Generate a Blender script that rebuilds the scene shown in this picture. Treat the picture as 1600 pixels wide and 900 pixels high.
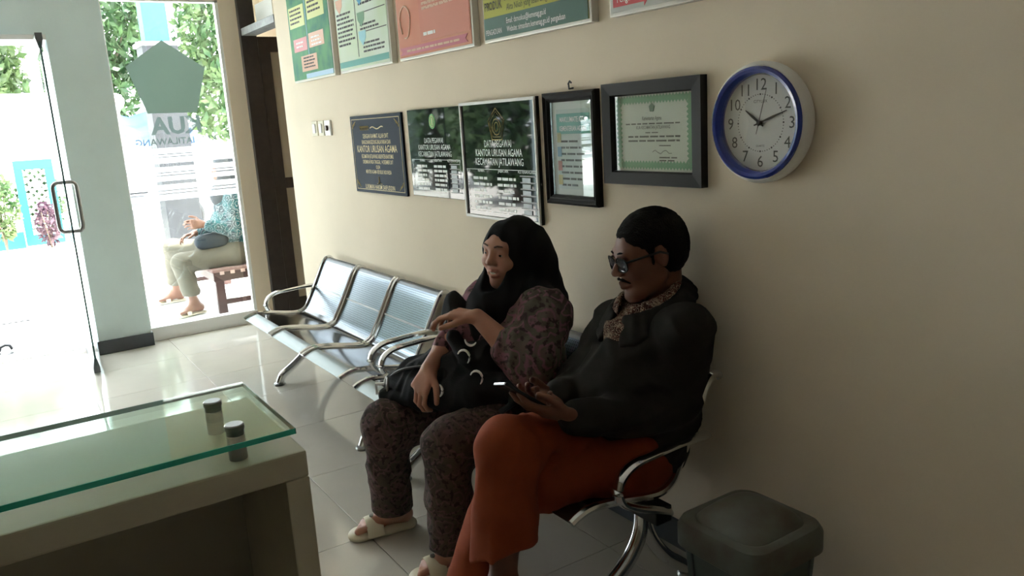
import bpy, bmesh, math, random
import numpy as np
from mathutils import Vector, Matrix

random.seed(7)
scene = bpy.context.scene
for o in list(bpy.data.objects): bpy.data.objects.remove(o)
COL = scene.collection

# ---------------------------------------------------------------- camera
FOC = 1251.5
PITCH, ROLL, YAW = math.radians(12.034), math.radians(-3.535), math.radians(32.8)
CAM = Vector((0, 0, 1.45))
fw = Vector((-math.cos(YAW)*math.cos(PITCH), math.sin(YAW)*math.cos(PITCH), -math.sin(PITCH)))
rt = Vector((math.sin(YAW), math.cos(YAW), 0)); up = rt.cross(fw)
rt2 = rt*math.cos(ROLL)+up*math.sin(ROLL); up2 = -rt*math.sin(ROLL)+up*math.cos(ROLL)
cd = bpy.data.cameras.new('camera'); cam = bpy.data.objects.new('camera', cd); COL.objects.link(cam)
cd.sensor_width = 36; cd.lens = FOC/1600*36; cd.clip_start = .05; cd.clip_end = 300
m = Matrix((rt2, up2, -fw)).transposed().to_4x4(); m.translation = CAM
cam.matrix_world = m
scene.camera = cam

# ---------------------------------------------------------------- sky, sun, exposure
w = bpy.data.worlds.new('sky'); scene.world = w; w.use_nodes = True
nt = w.node_tree; bg = nt.nodes['Background']
bg.inputs['Color'].default_value = (0.88, 0.95, 1.0, 1); bg.inputs['Strength'].default_value = 2.2
sl = bpy.data.lights.new('sun', 'SUN'); sl.energy = 7.0; sl.angle = math.radians(1.5); sl.color = (1, .95, .86)
so = bpy.data.objects.new('sun', sl); COL.objects.link(so); so.location = (6, 8, 14)
so.rotation_euler = Vector((0.10, 0.62, 1.0)).to_track_quat('Z', 'Y').to_euler()
vs = scene.view_settings
vs.view_transform = 'Standard'; vs.look = 'None'; vs.gamma = 1; vs.use_curve_mapping = False
vs.exposure = 2.55
scene.cycles.diffuse_bounces = 6; scene.cycles.max_bounces = 12; scene.cycles.transparent_max_bounces = 16
scene.cycles.sample_clamp_indirect = 8

# ---------------------------------------------------------------- materials
def mat(name, col, rough=.5, metal=0, spec=.5, var=0, vscale=8, bump=0, bscale=60, col2=None, coat=0, emit=None):
    M = bpy.data.materials.new(name); M.use_nodes = True
    t = M.node_tree; b = t.nodes['Principled BSDF']
    b.inputs['Base Color'].default_value = (*col, 1); b.inputs['Roughness'].default_value = rough
    b.inputs['Metallic'].default_value = metal; b.inputs['Specular IOR Level'].default_value = spec
    b.inputs['Coat Weight'].default_value = coat; b.inputs['Coat Roughness'].default_value = .03
    tc = t.nodes.new('ShaderNodeTexCoord')
    if var or col2:
        n = t.nodes.new('ShaderNodeTexNoise'); n.inputs['Scale'].default_value = vscale; n.inputs['Detail'].default_value = 5
        t.links.new(tc.outputs['Object'], n.inputs['Vector'])
        r = t.nodes.new('ShaderNodeValToRGB'); t.links.new(n.outputs['Fac'], r.inputs['Fac'])
        c2 = col2 or tuple(c*(1-var) for c in col)
        r.color_ramp.elements[0].color = (*c2, 1); r.color_ramp.elements[1].color = (*col, 1)
        r.color_ramp.elements[0].position = .35; r.color_ramp.elements[1].position = .65
        t.links.new(r.outputs['Color'], b.inputs['Base Color'])
    if bump:
        n = t.nodes.new('ShaderNodeTexNoise'); n.inputs['Scale'].default_value = bscale; n.inputs['Detail'].default_value = 4
        t.links.new(tc.outputs['Object'], n.inputs['Vector'])
        bp = t.nodes.new('ShaderNodeBump'); bp.inputs['Strength'].default_value = bump; bp.inputs['Distance'].default_value = .01
        t.links.new(n.outputs['Fac'], bp.inputs['Height']); t.links.new(bp.outputs['Normal'], b.inputs['Normal'])
    return M

def glass_mat(name, tint=(.96, .98, .97), refl=1.0, ior=1.5):
    M = bpy.data.materials.new(name); M.use_nodes = True
    t = M.node_tree; t.nodes.clear()
    o = t.nodes.new('ShaderNodeOutputMaterial'); mx = t.nodes.new('ShaderNodeMixShader')
    tr = t.nodes.new('ShaderNodeBsdfTransparent'); tr.inputs[0].default_value = (*tint, 1)
    g = t.nodes.new('ShaderNodeBsdfGlossy'); g.inputs['Roughness'].default_value = .01; g.inputs['Color'].default_value = (.95, 1, .98, 1)
    f = t.nodes.new('ShaderNodeLayerWeight'); f.inputs['Blend'].default_value = .5      # Facing -> Schlick, same from both sides of the sheet
    pw = t.nodes.new('ShaderNodeMath'); pw.operation = 'POWER'; pw.inputs[1].default_value = 5
    mm = t.nodes.new('ShaderNodeMath'); mm.operation = 'MULTIPLY_ADD'; mm.inputs[1].default_value = .95; mm.inputs[2].default_value = .045*refl
    t.links.new(f.outputs['Facing'], pw.inputs[0]); t.links.new(pw.outputs[0], mm.inputs[0]); t.links.new(mm.outputs[0], mx.inputs[0])
    t.links.new(tr.outputs[0], mx.inputs[1]); t.links.new(g.outputs[0], mx.inputs[2]); t.links.new(mx.outputs[0], o.inputs[0])
    return M

def film_mat(name, col, alpha):
    M = bpy.data.materials.new(name); M.use_nodes = True
    t = M.node_tree; t.nodes.clear()
    o = t.nodes.new('ShaderNodeOutputMaterial'); mx = t.nodes.new('ShaderNodeMixShader'); mx.inputs[0].default_value = alpha
    tr = t.nodes.new('ShaderNodeBsdfTransparent'); d = t.nodes.new('ShaderNodeBsdfDiffuse'); d.inputs[0].default_value = (*col, 1)
    tl = t.nodes.new('ShaderNodeBsdfTranslucent'); tl.inputs[0].default_value = (*col, 1)
    m2 = t.nodes.new('ShaderNodeMixShader'); m2.inputs[0].default_value = .6
    t.links.new(d.outputs[0], m2.inputs[1]); t.links.new(tl.outputs[0], m2.inputs[2])
    t.links.new(tr.outputs[0], mx.inputs[1]); t.links.new(m2.outputs[0], mx.inputs[2]); t.links.new(mx.outputs[0], o.inputs[0])
    return M

def batik_mat(name, cols, scale=16, rough=.85):
    """printed cloth: blotched ground, distorted flower rings, fine dark sprigs"""
    M = bpy.data.materials.new(name); M.use_nodes = True
    t = M.node_tree; b = t.nodes['Principled BSDF']; b.inputs['Roughness'].default_value = rough; b.inputs['Specular IOR Level'].default_value = .2
    N = lambda k: t.nodes.new('ShaderNode'+k); K = t.links.new
    tc = N('TexCoord'); nz = N('TexNoise'); nz.inputs['Scale'].default_value = scale*1.3; nz.inputs['Detail'].default_value = 2; K(tc.outputs['Object'], nz.inputs['Vector'])
    sc_ = N('VectorMath'); sc_.operation = 'SCALE'; sc_.inputs['Scale'].default_value = .9/scale; K(nz.outputs['Color'], sc_.inputs[0])
    ad = N('VectorMath'); ad.operation = 'ADD'; K(tc.outputs['Object'], ad.inputs[0]); K(sc_.outputs[0], ad.inputs[1])
    v = N('TexVoronoi'); v.inputs['Scale'].default_value = scale; K(ad.outputs[0], v.inputs['Vector'])
    mu = N('Math'); mu.operation = 'MULTIPLY'; mu.inputs[1].default_value = 21; K(v.outputs['Distance'], mu.inputs[0])
    sn = N('Math'); sn.operation = 'SINE'; K(mu.outputs[0], sn.inputs[0])
    r2 = N('ValToRGB'); K(sn.outputs[0], r2.inputs['Fac']); r2.color_ramp.elements[0].position = .35; r2.color_ramp.elements[1].position = .95
    g = N('TexNoise'); g.inputs['Scale'].default_value = scale*.55; g.inputs['Detail'].default_value = 4; K(tc.outputs['Object'], g.inputs['Vector'])
    r = N('ValToRGB'); K(g.outputs['Fac'], r.inputs['Fac']); e = r.color_ramp.elements
    e[0].position = .38; e[0].color = (*cols[0], 1); e[1].position = .62; e[1].color = (*cols[2], 1); k = e.new(.5); k.color = (*cols[1], 1)
    mx = N('MixRGB'); K(r2.outputs['Color'], mx.inputs[0]); K(r.outputs['Color'], mx.inputs[1]); mx.inputs[2].default_value = (*cols[3], 1)
    f = N('TexNoise'); f.inputs['Scale'].default_value = scale*4.5; f.inputs['Detail'].default_value = 2; K(tc.outputs['Object'], f.inputs['Vector'])
    r3 = N('ValToRGB'); K(f.outputs['Fac'], r3.inputs['Fac']); r3.color_ramp.elements[0].position = .54; r3.color_ramp.elements[1].position = .62
    mx2 = N('MixRGB'); K(r3.outputs['Color'], mx2.inputs[0]); K(mx.outputs[0], mx2.inputs[1]); mx2.inputs[2].default_value = (*cols[4], 1)
    K(mx2.outputs[0], b.inputs['Base Color'])
    return M

def perf_mat(name, c1=(.27, .31, .36), rg=.2):
    """chrome sheet with rows of fine punched holes"""
    M = bpy.data.materials.new(name); M.use_nodes = True
    t = M.node_tree; b = t.nodes['Principled BSDF']; b.inputs['Metallic'].default_value = 1; b.inputs['Roughness'].default_value = rg
    uv = t.nodes.new('ShaderNodeUVMap')
    s = t.nodes.new('ShaderNodeVectorMath'); s.operation = 'SCALE'; s.inputs['Scale'].default_value = 1/.011
    fr = t.nodes.new('ShaderNodeVectorMath'); fr.operation = 'FRACTION'
    sb = t.nodes.new('ShaderNodeVectorMath'); sb.operation = 'SUBTRACT'; sb.inputs[1].default_value = (.5, .5, 0)
    ln = t.nodes.new('ShaderNodeVectorMath'); ln.operation = 'LENGTH'
    lt = t.nodes.new('ShaderNodeMath'); lt.operation = 'LESS_THAN'; lt.inputs[1].default_value = .27
    t.links.new(uv.outputs[0], s.inputs[0]); t.links.new(s.outputs[0], fr.inputs[0]); t.links.new(fr.outputs[0], sb.inputs[0]); t.links.new(sb.outputs[0], ln.inputs[0]); t.links.new(ln.outputs['Value'], lt.inputs[0])
    mx = t.nodes.new('ShaderNodeMixRGB'); mx.inputs[1].default_value = (*c1, 1); mx.inputs[2].default_value = (.015, .016, .018, 1)
    t.links.new(lt.outputs[0], mx.inputs[0]); t.links.new(mx.outputs[0], b.inputs['Base Color'])
    ms = t.nodes.new('ShaderNodeMath'); ms.operation = 'SUBTRACT'; ms.inputs[0].default_value = 1; t.links.new(lt.outputs[0], ms.inputs[1]); t.links.new(ms.outputs[0], b.inputs['Metallic'])
    return M

def foliage_mat(name, a, b_):
    M = bpy.data.materials.new(name); M.use_nodes = True
    t = M.node_tree; b = t.nodes['Principled BSDF']; b.inputs['Roughness'].default_value = .5
    tc = t.nodes.new('ShaderNodeTexCoord'); n = t.nodes.new('ShaderNodeTexNoise'); n.inputs['Scale'].default_value = 2.2; n.inputs['Detail'].default_value = 6
    t.links.new(tc.outputs['Object'], n.inputs['Vector'])
    r = t.nodes.new('ShaderNodeValToRGB'); t.links.new(n.outputs['Fac'], r.inputs['Fac'])
    r.color_ramp.elements[0].position = .38; r.color_ramp.elements[0].color = (*a, 1); r.color_ramp.elements[1].position = .62; r.color_ramp.elements[1].color = (*b_, 1)
    t.links.new(r.outputs['Color'], b.inputs['Base Color'])
    tl = t.nodes.new('ShaderNodeBsdfTranslucent'); t.links.new(r.outputs['Color'], tl.inputs[0])
    mx = t.nodes.new('ShaderNodeMixShader'); mx.inputs[0].default_value = .35
    t.links.new(b.outputs[0], mx.inputs[1]); t.links.new(tl.outputs[0], mx.inputs[2]); t.links.new(mx.outputs[0], t.nodes['Material Output'].inputs[0])
    return M

WALL = mat('wall_paint', (.87, .765, .615), .75, spec=.25, var=.04, vscale=3, bump=.04, bscale=90)
CEIL = mat('ceiling_paint', (.78, .76, .71), .9, spec=.1)
DARKWALL = mat('dark_unseen_wall', (.24, .19, .13), .6, var=.15, vscale=5)  # made-up dark finish for the unseen walls, cuts bounce light
TEAL = mat('column_paint', (.70, .83, .85), .7, spec=.2, var=.04, vscale=5, bump=.05, bscale=70)
SKIRT = mat('dark_skirting', (.075, .085, .10), .4)
TILE = mat('floor_tile', (.56, .53, .47), .07, spec=.5, var=.05, vscale=4)
GROUT = mat('grout', (.22, .20, .17), .9)
PTILE = mat('porch_tile', (.86, .87, .88), .25)
YARD = mat('yard_concrete', (.70, .69, .66), .9, var=.12, vscale=1.2)
ALU = mat('white_aluminium', (.86, .87, .87), .35)
GLASS = glass_mat('window_glass')
DESKGLASS = glass_mat('desk_glass', (.86, .95, .89), 1.0)
GEDGE = mat('green_glass_edge', (.05, .55, .42), .15, spec=.6)
CHROME = mat('chrome', (.72, .73, .74), .12, metal=1)
STEEL = mat('brushed_steel', (.33, .33, .33), .32, metal=1)
PERF = perf_mat('perforated_steel', (.20, .235, .28), .24); PERFS = perf_mat('seat_steel_dark_reflection', (.075, .08, .085), .14); ROLL = mat('roll_steel', (.13, .135, .14), .42, metal=1)  # seat copy is darker: reflection of the dark room put into its colour
LIP = mat('steel_lip', (.22, .24, .235), .4, metal=1)
BLACKM = mat('black_metal', (.02, .02, .022), .4)
DWOOD = mat('dark_wood', (.035, .028, .026), .4, var=.3, vscale=20)
DPANEL = mat('door_panel', (.40, .36, .28), .6)
DESK = mat('desk_laminate', (.56, .52, .40), .5, var=.08, vscale=7)
DESKIN = mat('desk_inside', (.40, .38, .31), .6)
WHITE = mat('white_plastic', (.85, .85, .83), .4)
CREAM = mat('cream_plastic', (.72, .66, .52), .5)
BLACKP = mat('black_plastic', (.015, .015, .017), .35)
BLACKC = mat('black_cloth', (.010, .010, .012), .9, spec=.15)
NAVY = mat('bag_nylon', (.008, .009, .012), .8, spec=.3, bump=.2, bscale=250)
INK = mat('ink', (.03, .03, .035), .6)

# ---------------------------------------------------------------- mesh helpers
class MB:
    def __init__(s): s.v = []; s.f = []; s.uv = None
    def add(s, vs, fs):
        b = len(s.v); s.v += [tuple(p) for p in vs]; s.f += [tuple(i+b for i in f) for f in fs]; return s
    def box(s, lo, hi, M=None):
        x0, y0, z0 = lo; x1, y1, z1 = hi
        p = [Vector(q) for q in ((x0,y0,z0),(x1,y0,z0),(x1,y1,z0),(x0,y1,z0),(x0,y0,z1),(x1,y0,z1),(x1,y1,z1),(x0,y1,z1))]
        if M: p = [M @ q for q in p]
        return s.add(p, ((3,2,1,0),(4,5,6,7),(0,1,5,4),(1,2,6,5),(2,3,7,6),(3,0,4,7)))
    def bbox(s, lo, hi, b=.005, M=None):
        """box with chamfered edges"""
        bm = bmesh.new(); bmesh.ops.create_cube(bm, size=1)
        for v in bm.verts: v.co = Vector([(lo[i]+hi[i])/2 + v.co[i]*(hi[i]-lo[i]) for i in range(3)])
        bmesh.ops.bevel(bm, geom=bm.edges[:], offset=b, segments=2, affect='EDGES', profile=.6)
        bm.verts.index_update()
        vs_ = [M @ v.co if M else v.co.copy() for v in bm.verts]
        s.add(vs_, [[v.index for v in f.verts] for f in bm.faces]); bm.free(); return s
    def tube(s, pts, r, n=10, flat=1.0, closed=False, upv=(0, 0, 1), caps=True):
        pts = [Vector(p) for p in pts]; N = len(pts); rs = r if isinstance(r, (list, tuple)) else [r]*N
        vs_ = []; upv = Vector(upv)
        for i, p in enumerate(pts):
            if closed: t = pts[(i+1) % N]-pts[i-1]
            else: t = pts[min(i+1, N-1)]-pts[max(i-1, 0)]
            t.normalize(); a = upv-t*upv.dot(t)
            if a.length < 1e-3: a = Vector((1, 0, 0))-t*t.x
            if a.length < 1e-3: a = Vector((0, 1, 0))
            a.normalize(); b = t.cross(a)
            for k in range(n):
                th = 2*math.pi*k/n; vs_.append(p+(a*math.cos(th)*flat+b*math.sin(th))*rs[i])
        fs = []
        for i in range(N if closed else N-1):
            j = (i+1) % N
            for k in range(n): fs.append((i*n+k, i*n+(k+1) % n, j*n+(k+1) % n, j*n+k))
        if not closed and caps: fs += [tuple(range(n))[::-1], tuple((N-1)*n+k for k in range(n))]
        return s.add(vs_, fs)
    def lathe(s, prof, n=24, M=None, caps=True):
        vs_ = []; fs = []
        for r, z in prof:
            for k in range(n):
                th = 2*math.pi*k/n; q = Vector((r*math.cos(th), r*math.sin(th), z)); vs_.append(M @ q if M else q)
        for i in range(len(prof)-1):
            for k in range(n): fs.append((i*n+k, i*n+(k+1) % n, (i+1)*n+(k+1) % n, (i+1)*n+k))
        if caps: fs += [tuple(range(n))[::-1], tuple((len(prof)-1)*n+k for k in range(n))]
        return s.add(vs_, fs)
    def prism(s, poly, a, b, M=None):
        """polygon (u,v) extruded along w from a to b; default u=x, v=z, w=y"""
        n = len(poly); vs_ = []
        for w_ in (a, b):
            for u, v in poly:
                q = Vector((u, w_, v)); vs_.append(M @ q if M else q)
        return s.add(vs_, [tuple(range(n)), tuple(range(2*n-1, n-1, -1))]+[(i, n+i, n+(i+1) % n, (i+1) % n) for i in range(n)])
    def build(s, name, m, parent=None, smooth=False, **kw):
        me = bpy.data.meshes.new(name); me.from_pydata(s.v, [], s.f); me.validate(); me.update()
        bm = bmesh.new(); bm.from_mesh(me); bmesh.ops.recalc_face_normals(bm, faces=bm.faces); bm.to_mesh(me); bm.free()
        return link(name, me, m, parent, smooth, **kw)

def link(name, me, m, parent=None, smooth=False, label=None, cat=None, group=None, kind=None):
    o = bpy.data.objects.new(name, me); COL.objects.link(o)
    if m: me.materials.append(m)
    if smooth:
        me.polygons.foreach_set('use_smooth', [True]*len(me.polygons))
        if smooth != 'all':
            try: me.set_sharp_from_angle(angle=math.radians(40))
            except Exception: pass
    if parent:
        o.parent = parent
        o.matrix_parent_inverse = Matrix.Translation(-Vector(parent.location)) if parent.type == 'EMPTY' else Matrix.Identity(4)
    tag(o, label, cat, group, kind)
    return o

def tag(o, label=None, cat=None, group=None, kind=None):
    for k, v in (('label', label), ('category', cat), ('group', group), ('kind', kind)):
        if v: o[k] = v
    return o

def thing(name, label, cat, loc=(0, 0, 0), group=None):
    o = bpy.data.objects.new(name, None); COL.objects.link(o); o.location = loc; o.empty_display_size = .05
    return tag(o, label, cat, group)

def arc(cx, cy, r, a0, a1, n=8):
    return [(cx+r*math.cos(math.radians(a0+(a1-a0)*i/n)), cy+r*math.sin(math.radians(a0+(a1-a0)*i/n))) for i in range(n+1)]

def spline(pts, n=6):
    """Catmull-Rom through the points"""
    P = [Vector(p) for p in pts]; P = [P[0]*2-P[1]]+P+[P[-1]*2-P[-2]]; out = []
    for i in range(1, len(P)-2):
        a, b, c, d = P[i-1:i+3]
        for k in range(n):
            t = k/n
            out.append(.5*((2*b)+(c-a)*t+(2*a-5*b+4*c-d)*t*t+(3*b-a-3*c+d)*t**3))
    out.append(P[-2]); return out

_tc = {}
def text_geo(s, size, bold=0):
    key = (s, bold)
    if key not in _tc:
        c = bpy.data.curves.new('t', 'FONT'); c.body = s; c.size = 1; c.resolution_u = 2; c.offset = bold; c.align_x = 'CENTER'
        o = bpy.data.objects.new('t', c); COL.objects.link(o); dg = bpy.context.evaluated_depsgraph_get()
        me = bpy.data.meshes.new_from_object(o.evaluated_get(dg))
        _tc[key] = ([(v.co.x, v.co.y) for v in me.vertices], [tuple(p.vertices) for p in me.polygons])
        bpy.data.objects.remove(o); bpy.data.curves.remove(c); bpy.data.meshes.remove(me)
    v, f = _tc[key]
    return [(a*size, b*size) for a, b in v], f

def text_on(mb, s, size, cx, cz, mapf, wid=None, bold=0):
    v, f = text_geo(s, size, bold)
    if not v: return
    x0 = min(a for a, b in v); x1 = max(a for a, b in v); sx = (wid/(x1-x0)) if wid else 1
    mb.add([mapf(cx+(a-(x0+x1)/2)*sx, cz+b) for a, b in v], f)

def tline(parent, m_, s, size, cx, cz, mapf, wid=None, bold=0, name='lettering'):
    b = MB(); text_on(b, s, size, cx, cz, mapf, wid, bold); return b.build(name, m_, parent)

# ---------------------------------------------------------------- implicit surfaces (organic shapes)
class Blob:
    def __init__(s, lo, hi, h):
        s.lo = np.array(lo, np.float32); s.h = h
        s.n = [int(math.ceil((hi[i]-lo[i])/h))+1 for i in range(3)]
        s.g = np.full(s.n, .2, np.float32)
    def _blk(s, lo, hi):
        a = [max(0, int((lo[i]-s.lo[i])/s.h)) for i in range(3)]; b = [min(s.n[i], int((hi[i]-s.lo[i])/s.h)+2) for i in range(3)]
        if any(a[i] >= b[i] for i in range(3)): return None
        ax = [s.lo[i]+s.h*np.arange(a[i], b[i], dtype=np.float32) for i in range(3)]
        return (slice(a[0], b[0]), slice(a[1], b[1]), slice(a[2], b[2])), ax[0][:, None, None], ax[1][None, :, None], ax[2][None, None, :]
    def _mix(s, sl, d, k, op):
        a = s.g[sl]
        if op == 'add':
            hh = np.maximum(k-np.abs(a-d), 0)/k; s.g[sl] = np.minimum(a, d)-hh*hh*k*.25
        elif op == 'sub':
            d = -d; hh = np.maximum(k-np.abs(a-d), 0)/k; s.g[sl] = np.maximum(a, d)+hh*hh*k*.25
    def cap(s, a, b, ra, rb=None, k=.02, op='add', flat=None):
        """tapered capsule; flat=(axis vector, factor) squashes it across an axis"""
        rb = ra if rb is None else rb; a = np.array(a, float); b = np.array(b, float); R = max(ra, rb)+k+3*s.h
        if flat: R *= 1.0/min(1, flat[1])
        r = s._blk(np.minimum(a, b)-R, np.maximum(a, b)+R)
        if r is None: return s
        sl, X, Y, Z = r; ab = b-a; L = max(float(ab@ab), 1e-9)
        t = np.clip(((X-a[0])*ab[0]+(Y-a[1])*ab[1]+(Z-a[2])*ab[2])/L, 0, 1)
        dx, dy, dz = X-a[0]-t*ab[0], Y-a[1]-t*ab[1], Z-a[2]-t*ab[2]
        q = dx*dx+dy*dy+dz*dz
        if flat:
            n = np.array(flat[0], float); n /= np.linalg.norm(n); pr = dx*n[0]+dy*n[1]+dz*n[2]
            q = q+pr*pr*(1/flat[1]**2-1)
            d = (np.sqrt(q)-(ra+(rb-ra)*t))*min(1, flat[1]**.5)
        else: d = np.sqrt(q)-(ra+(rb-ra)*t)
        s._mix(sl, d, k, op); return s
    def ell(s, c, rad, M=None, k=.02, op='add'):
        c = np.array(c, float); rad = np.array(rad, float); R = rad.max()+k+3*s.h
        r = s._blk(c-R, c+R)
        if r is None: return s
        sl, X, Y, Z = r; dx, dy, dz = X-c[0], Y-c[1], Z-c[2]
        if M is not None: u = [dx*M[i][0]+dy*M[i][1]+dz*M[i][2] for i in range(3)]
        else: u = [dx, dy, dz]
        k0 = np.sqrt((u[0]/rad[0])**2+(u[1]/rad[1])**2+(u[2]/rad[2])**2)
        k1 = np.sqrt((u[0]/rad[0]**2)**2+(u[1]/rad[1]**2)**2+(u[2]/rad[2]**2)**2)+1e-6
        s._mix(sl, k0*(k0-1)/k1, k, op); return s
    def chain(s, pts, rs, k=.02, op='add'):
        for i in range(len(pts)-1): s.cap(pts[i], pts[i+1], rs[i], rs[i+1], k, op)
        return s
    def plane_cut(s, p, n, k=.01):
        """remove everything on the side the normal points to"""
        n = np.array(n, float); n /= np.linalg.norm(n); sl, X, Y, Z = s._blk(s.lo, s.lo+s.h*np.array(s.n))
        s._mix(sl, -((X-p[0])*n[0]+(Y-p[1])*n[1]+(Z-p[2])*n[2]), k, 'sub'); return s
    def warp(s, fn):
        sl, X, Y, Z = s._blk(s.lo, s.lo+s.h*np.array(s.n)); s.g += fn(X, Y, Z).astype(np.float32); return s
    def mesh(s, name, m, parent=None, **kw):
        g = s.g; I = g < 0
        for ax in range(3):
            sl0 = [slice(None)]*3; sl0[ax] = 0; sl1 = [slice(None)]*3; sl1[ax] = -1
            I[tuple(sl0)] = False; I[tuple(sl1)] = False
        g = np.where(I, np.minimum(g, -1e-5), np.maximum(g, 1e-5))
        c = np.zeros([n-1 for n in s.n], np.int8)
        for i in (0, 1):
            for j in (0, 1):
                for k in (0, 1): c += I[i:s.n[0]-1+i, j:s.n[1]-1+j, k:s.n[2]-1+k]
        cells = np.argwhere((c > 0) & (c < 8)); idx = np.full(c.shape, -1, np.int32); idx[tuple(cells.T)] = np.arange(len(cells))
        acc = np.zeros((len(cells), 3)); cnt = np.zeros(len(cells))
        corners = [(i, j, k) for i in (0, 1) for j in (0, 1) for k in (0, 1)]
        gv = {q: g[cells[:, 0]+q[0], cells[:, 1]+q[1], cells[:, 2]+q[2]] for q in corners}
        for q in corners:
            for ax in range(3):
                if q[ax] == 0:
                    q2 = list(q); q2[ax] = 1; q2 = tuple(q2); a, b = gv[q], gv[q2]; msk = (a < 0) != (b < 0)
                    t = np.where(msk, a/np.where(msk, a-b, 1), 0); p = np.tile(np.array(q, float), (len(cells), 1)); p[:, ax] += t
                    acc[msk] += p[msk]; cnt[msk] += 1
        V = s.lo+s.h*(cells+acc/cnt[:, None]); faces = []
        for ax in range(3):
            o1, o2 = [(1, 2), (2, 0), (0, 1)][ax]
            A = np.swapaxes(I, 0, 0); s0 = [slice(None)]*3; s1 = [slice(None)]*3; s0[ax] = slice(0, -1); s1[ax] = slice(1, None)
            ch = I[tuple(s0)] != I[tuple(s1)]; e = np.argwhere(ch)
            e = e[(e[:, o1] > 0) & (e[:, o2] > 0) & (e[:, o1] < s.n[o1]-1) & (e[:, o2] < s.n[o2]-1)]
            ins = I[tuple(e.T)]; qd = []
            for d1, d2 in ((-1, -1), (0, -1), (0, 0), (-1, 0)):
                x = e.copy(); x[:, o1] += d1; x[:, o2] += d2; qd.append(idx[tuple(x.T)])
            q = np.stack(qd, 1); q[~ins] = q[~ins][:, ::-1]; faces.append(q)
        Fq = np.concatenate(faces); Fq = Fq[(Fq >= 0).all(1)]
        me = bpy.data.meshes.new(name); me.vertices.add(len(V)); me.vertices.foreach_set('co', V.astype(np.float32).ravel())
        me.loops.add(len(Fq)*4); me.loops.foreach_set('vertex_index', Fq.astype(np.int32).ravel())
        me.polygons.add(len(Fq)); me.polygons.foreach_set('loop_start', np.arange(0, len(Fq)*4, 4, dtype=np.int32)); me.polygons.foreach_set('loop_total', np.full(len(Fq), 4, np.int32))
        me.update(calc_edges=True); me.validate()
        return link(name, me, m, parent, smooth='all', **kw)

# ================================================================ the room
WY = 1.76          # poster wall plane
GX = -6.25         # glass front plane
CZ = 3.0           # ceiling
X1, Y0 = 3.0, -3.6
floor = MB().box((GX-.2, Y0, -.12), (X1, WY+.9, -.006)).build('floor', GROUT, kind='structure', label='glossy beige tiled floor of the waiting room')
TP = .615; tx0, ty0 = -2.55, .959
tm = None
for i in range(-6, 10):
    for j in range(-8, 4):
        a0, a1 = max(tx0+i*TP, GX), min(tx0+(i+1)*TP, X1); b0, b1 = max(ty0+j*TP, Y0), min(ty0+(j+1)*TP, WY+.9)
        if a1-a0 < .03 or b1-b0 < .03: continue
        full = a1-a0 > TP-.001 and b1-b0 > TP-.001
        if full and tm:
            o = bpy.data.objects.new('tile', tm); COL.objects.link(o); o.parent = floor
        else:
            o = MB().bbox((-(a1-a0)/2+.0012, -(b1-b0)/2+.0012, -.010), ((a1-a0)/2-.0012, (b1-b0)/2-.0012, 0), .0008).build('tile', TILE, floor)
            if full: tm = o.data
        o.location = ((a0+a1)/2, (b0+b1)/2, 0)
DX0, DX1, DH = -6.19, -5.375, 2.48     # doorway in the poster wall
b = MB(); T = .16
b.box((DX1, WY, 0), (X1, WY+T, CZ)); b.box((GX-.25, WY, DH+.12), (DX1, WY+T, CZ)); b.box((GX-.25, WY, 0), (DX0-.001, WY+.10, DH+.12))
b.build('wall_back', WALL, kind='structure', label='cream painted wall hung with posters and frames')
MB().bbox((DX1+.002, WY-.012, 0), (X1, WY, .10), .003).build('baseboard_back', SKIRT, kind='structure')
MB().box((GX-.3, Y0, CZ), (X1, WY+T, CZ+.1)).build('ceiling', CEIL, kind='structure')
MB().box((X1, Y0, 0), (X1+.15, WY+T, CZ)).build('wall_right', DARKWALL, kind='structure')
MB().box((GX-.25, Y0-.15, 0), (X1+.15, Y0, CZ)).build('wall_left', DARKWALL, kind='structure')
# room behind the doorway
b = MB(); b.box((DX0-.6, WY+2.2, 0), (DX1+1.2, WY+2.3, CZ)); b.box((DX1+1.1, WY+T, 0), (DX1+1.2, WY+2.2, CZ)); b.box((DX0-.7, WY+T, 0), (DX0-.6, WY+2.3, CZ))
b.box((DX0-.7, WY+T, CZ-.1), (DX1+1.2, WY+2.3, CZ)); b.box((DX0-.7, WY+.9, -.1), (DX1+1.2, WY+2.3, 0))
b.build('wall_inner', WALL, kind='structure', label='beige wall of the room behind the doorway')
# front: columns, lintel, beam
CF = -6.12
b = MB(); b.box((-6.45, .50, 0), (CF, .84, CZ)); b.box((-6.45, -1.34, 0), (CF, -1.0, CZ)); b.box((-6.45, -1.0, 2.15), (CF, .50, CZ))
b.build('wall_front', TEAL, kind='structure', label='grey green column and lintel around the entrance')
b = MB(); b.bbox((CF, .49, 0), (CF+.012, .85, .095), .003); b.bbox((-6.30, .84, 0), (CF+.012, .852, .095), .003)
b.build('baseboard_front', SKIRT, kind='structure', label='dark skirting at the foot of the column')
b = MB(); b.box((-6.33, 1.635, 0), (GX+.03, WY, CZ)); b.box((-6.33, .84, 2.40), (GX+.03, 1.635, CZ))
b.box((-6.33, Y0, 2.40), (GX+.03, -1.34, CZ)); b.box((-6.33, Y0, 0), (GX+.03, -1.92, 2.4))
b.build('wall_stub', WALL, kind='structure', label='beige wall strip and beam framing the shop window')

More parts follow.
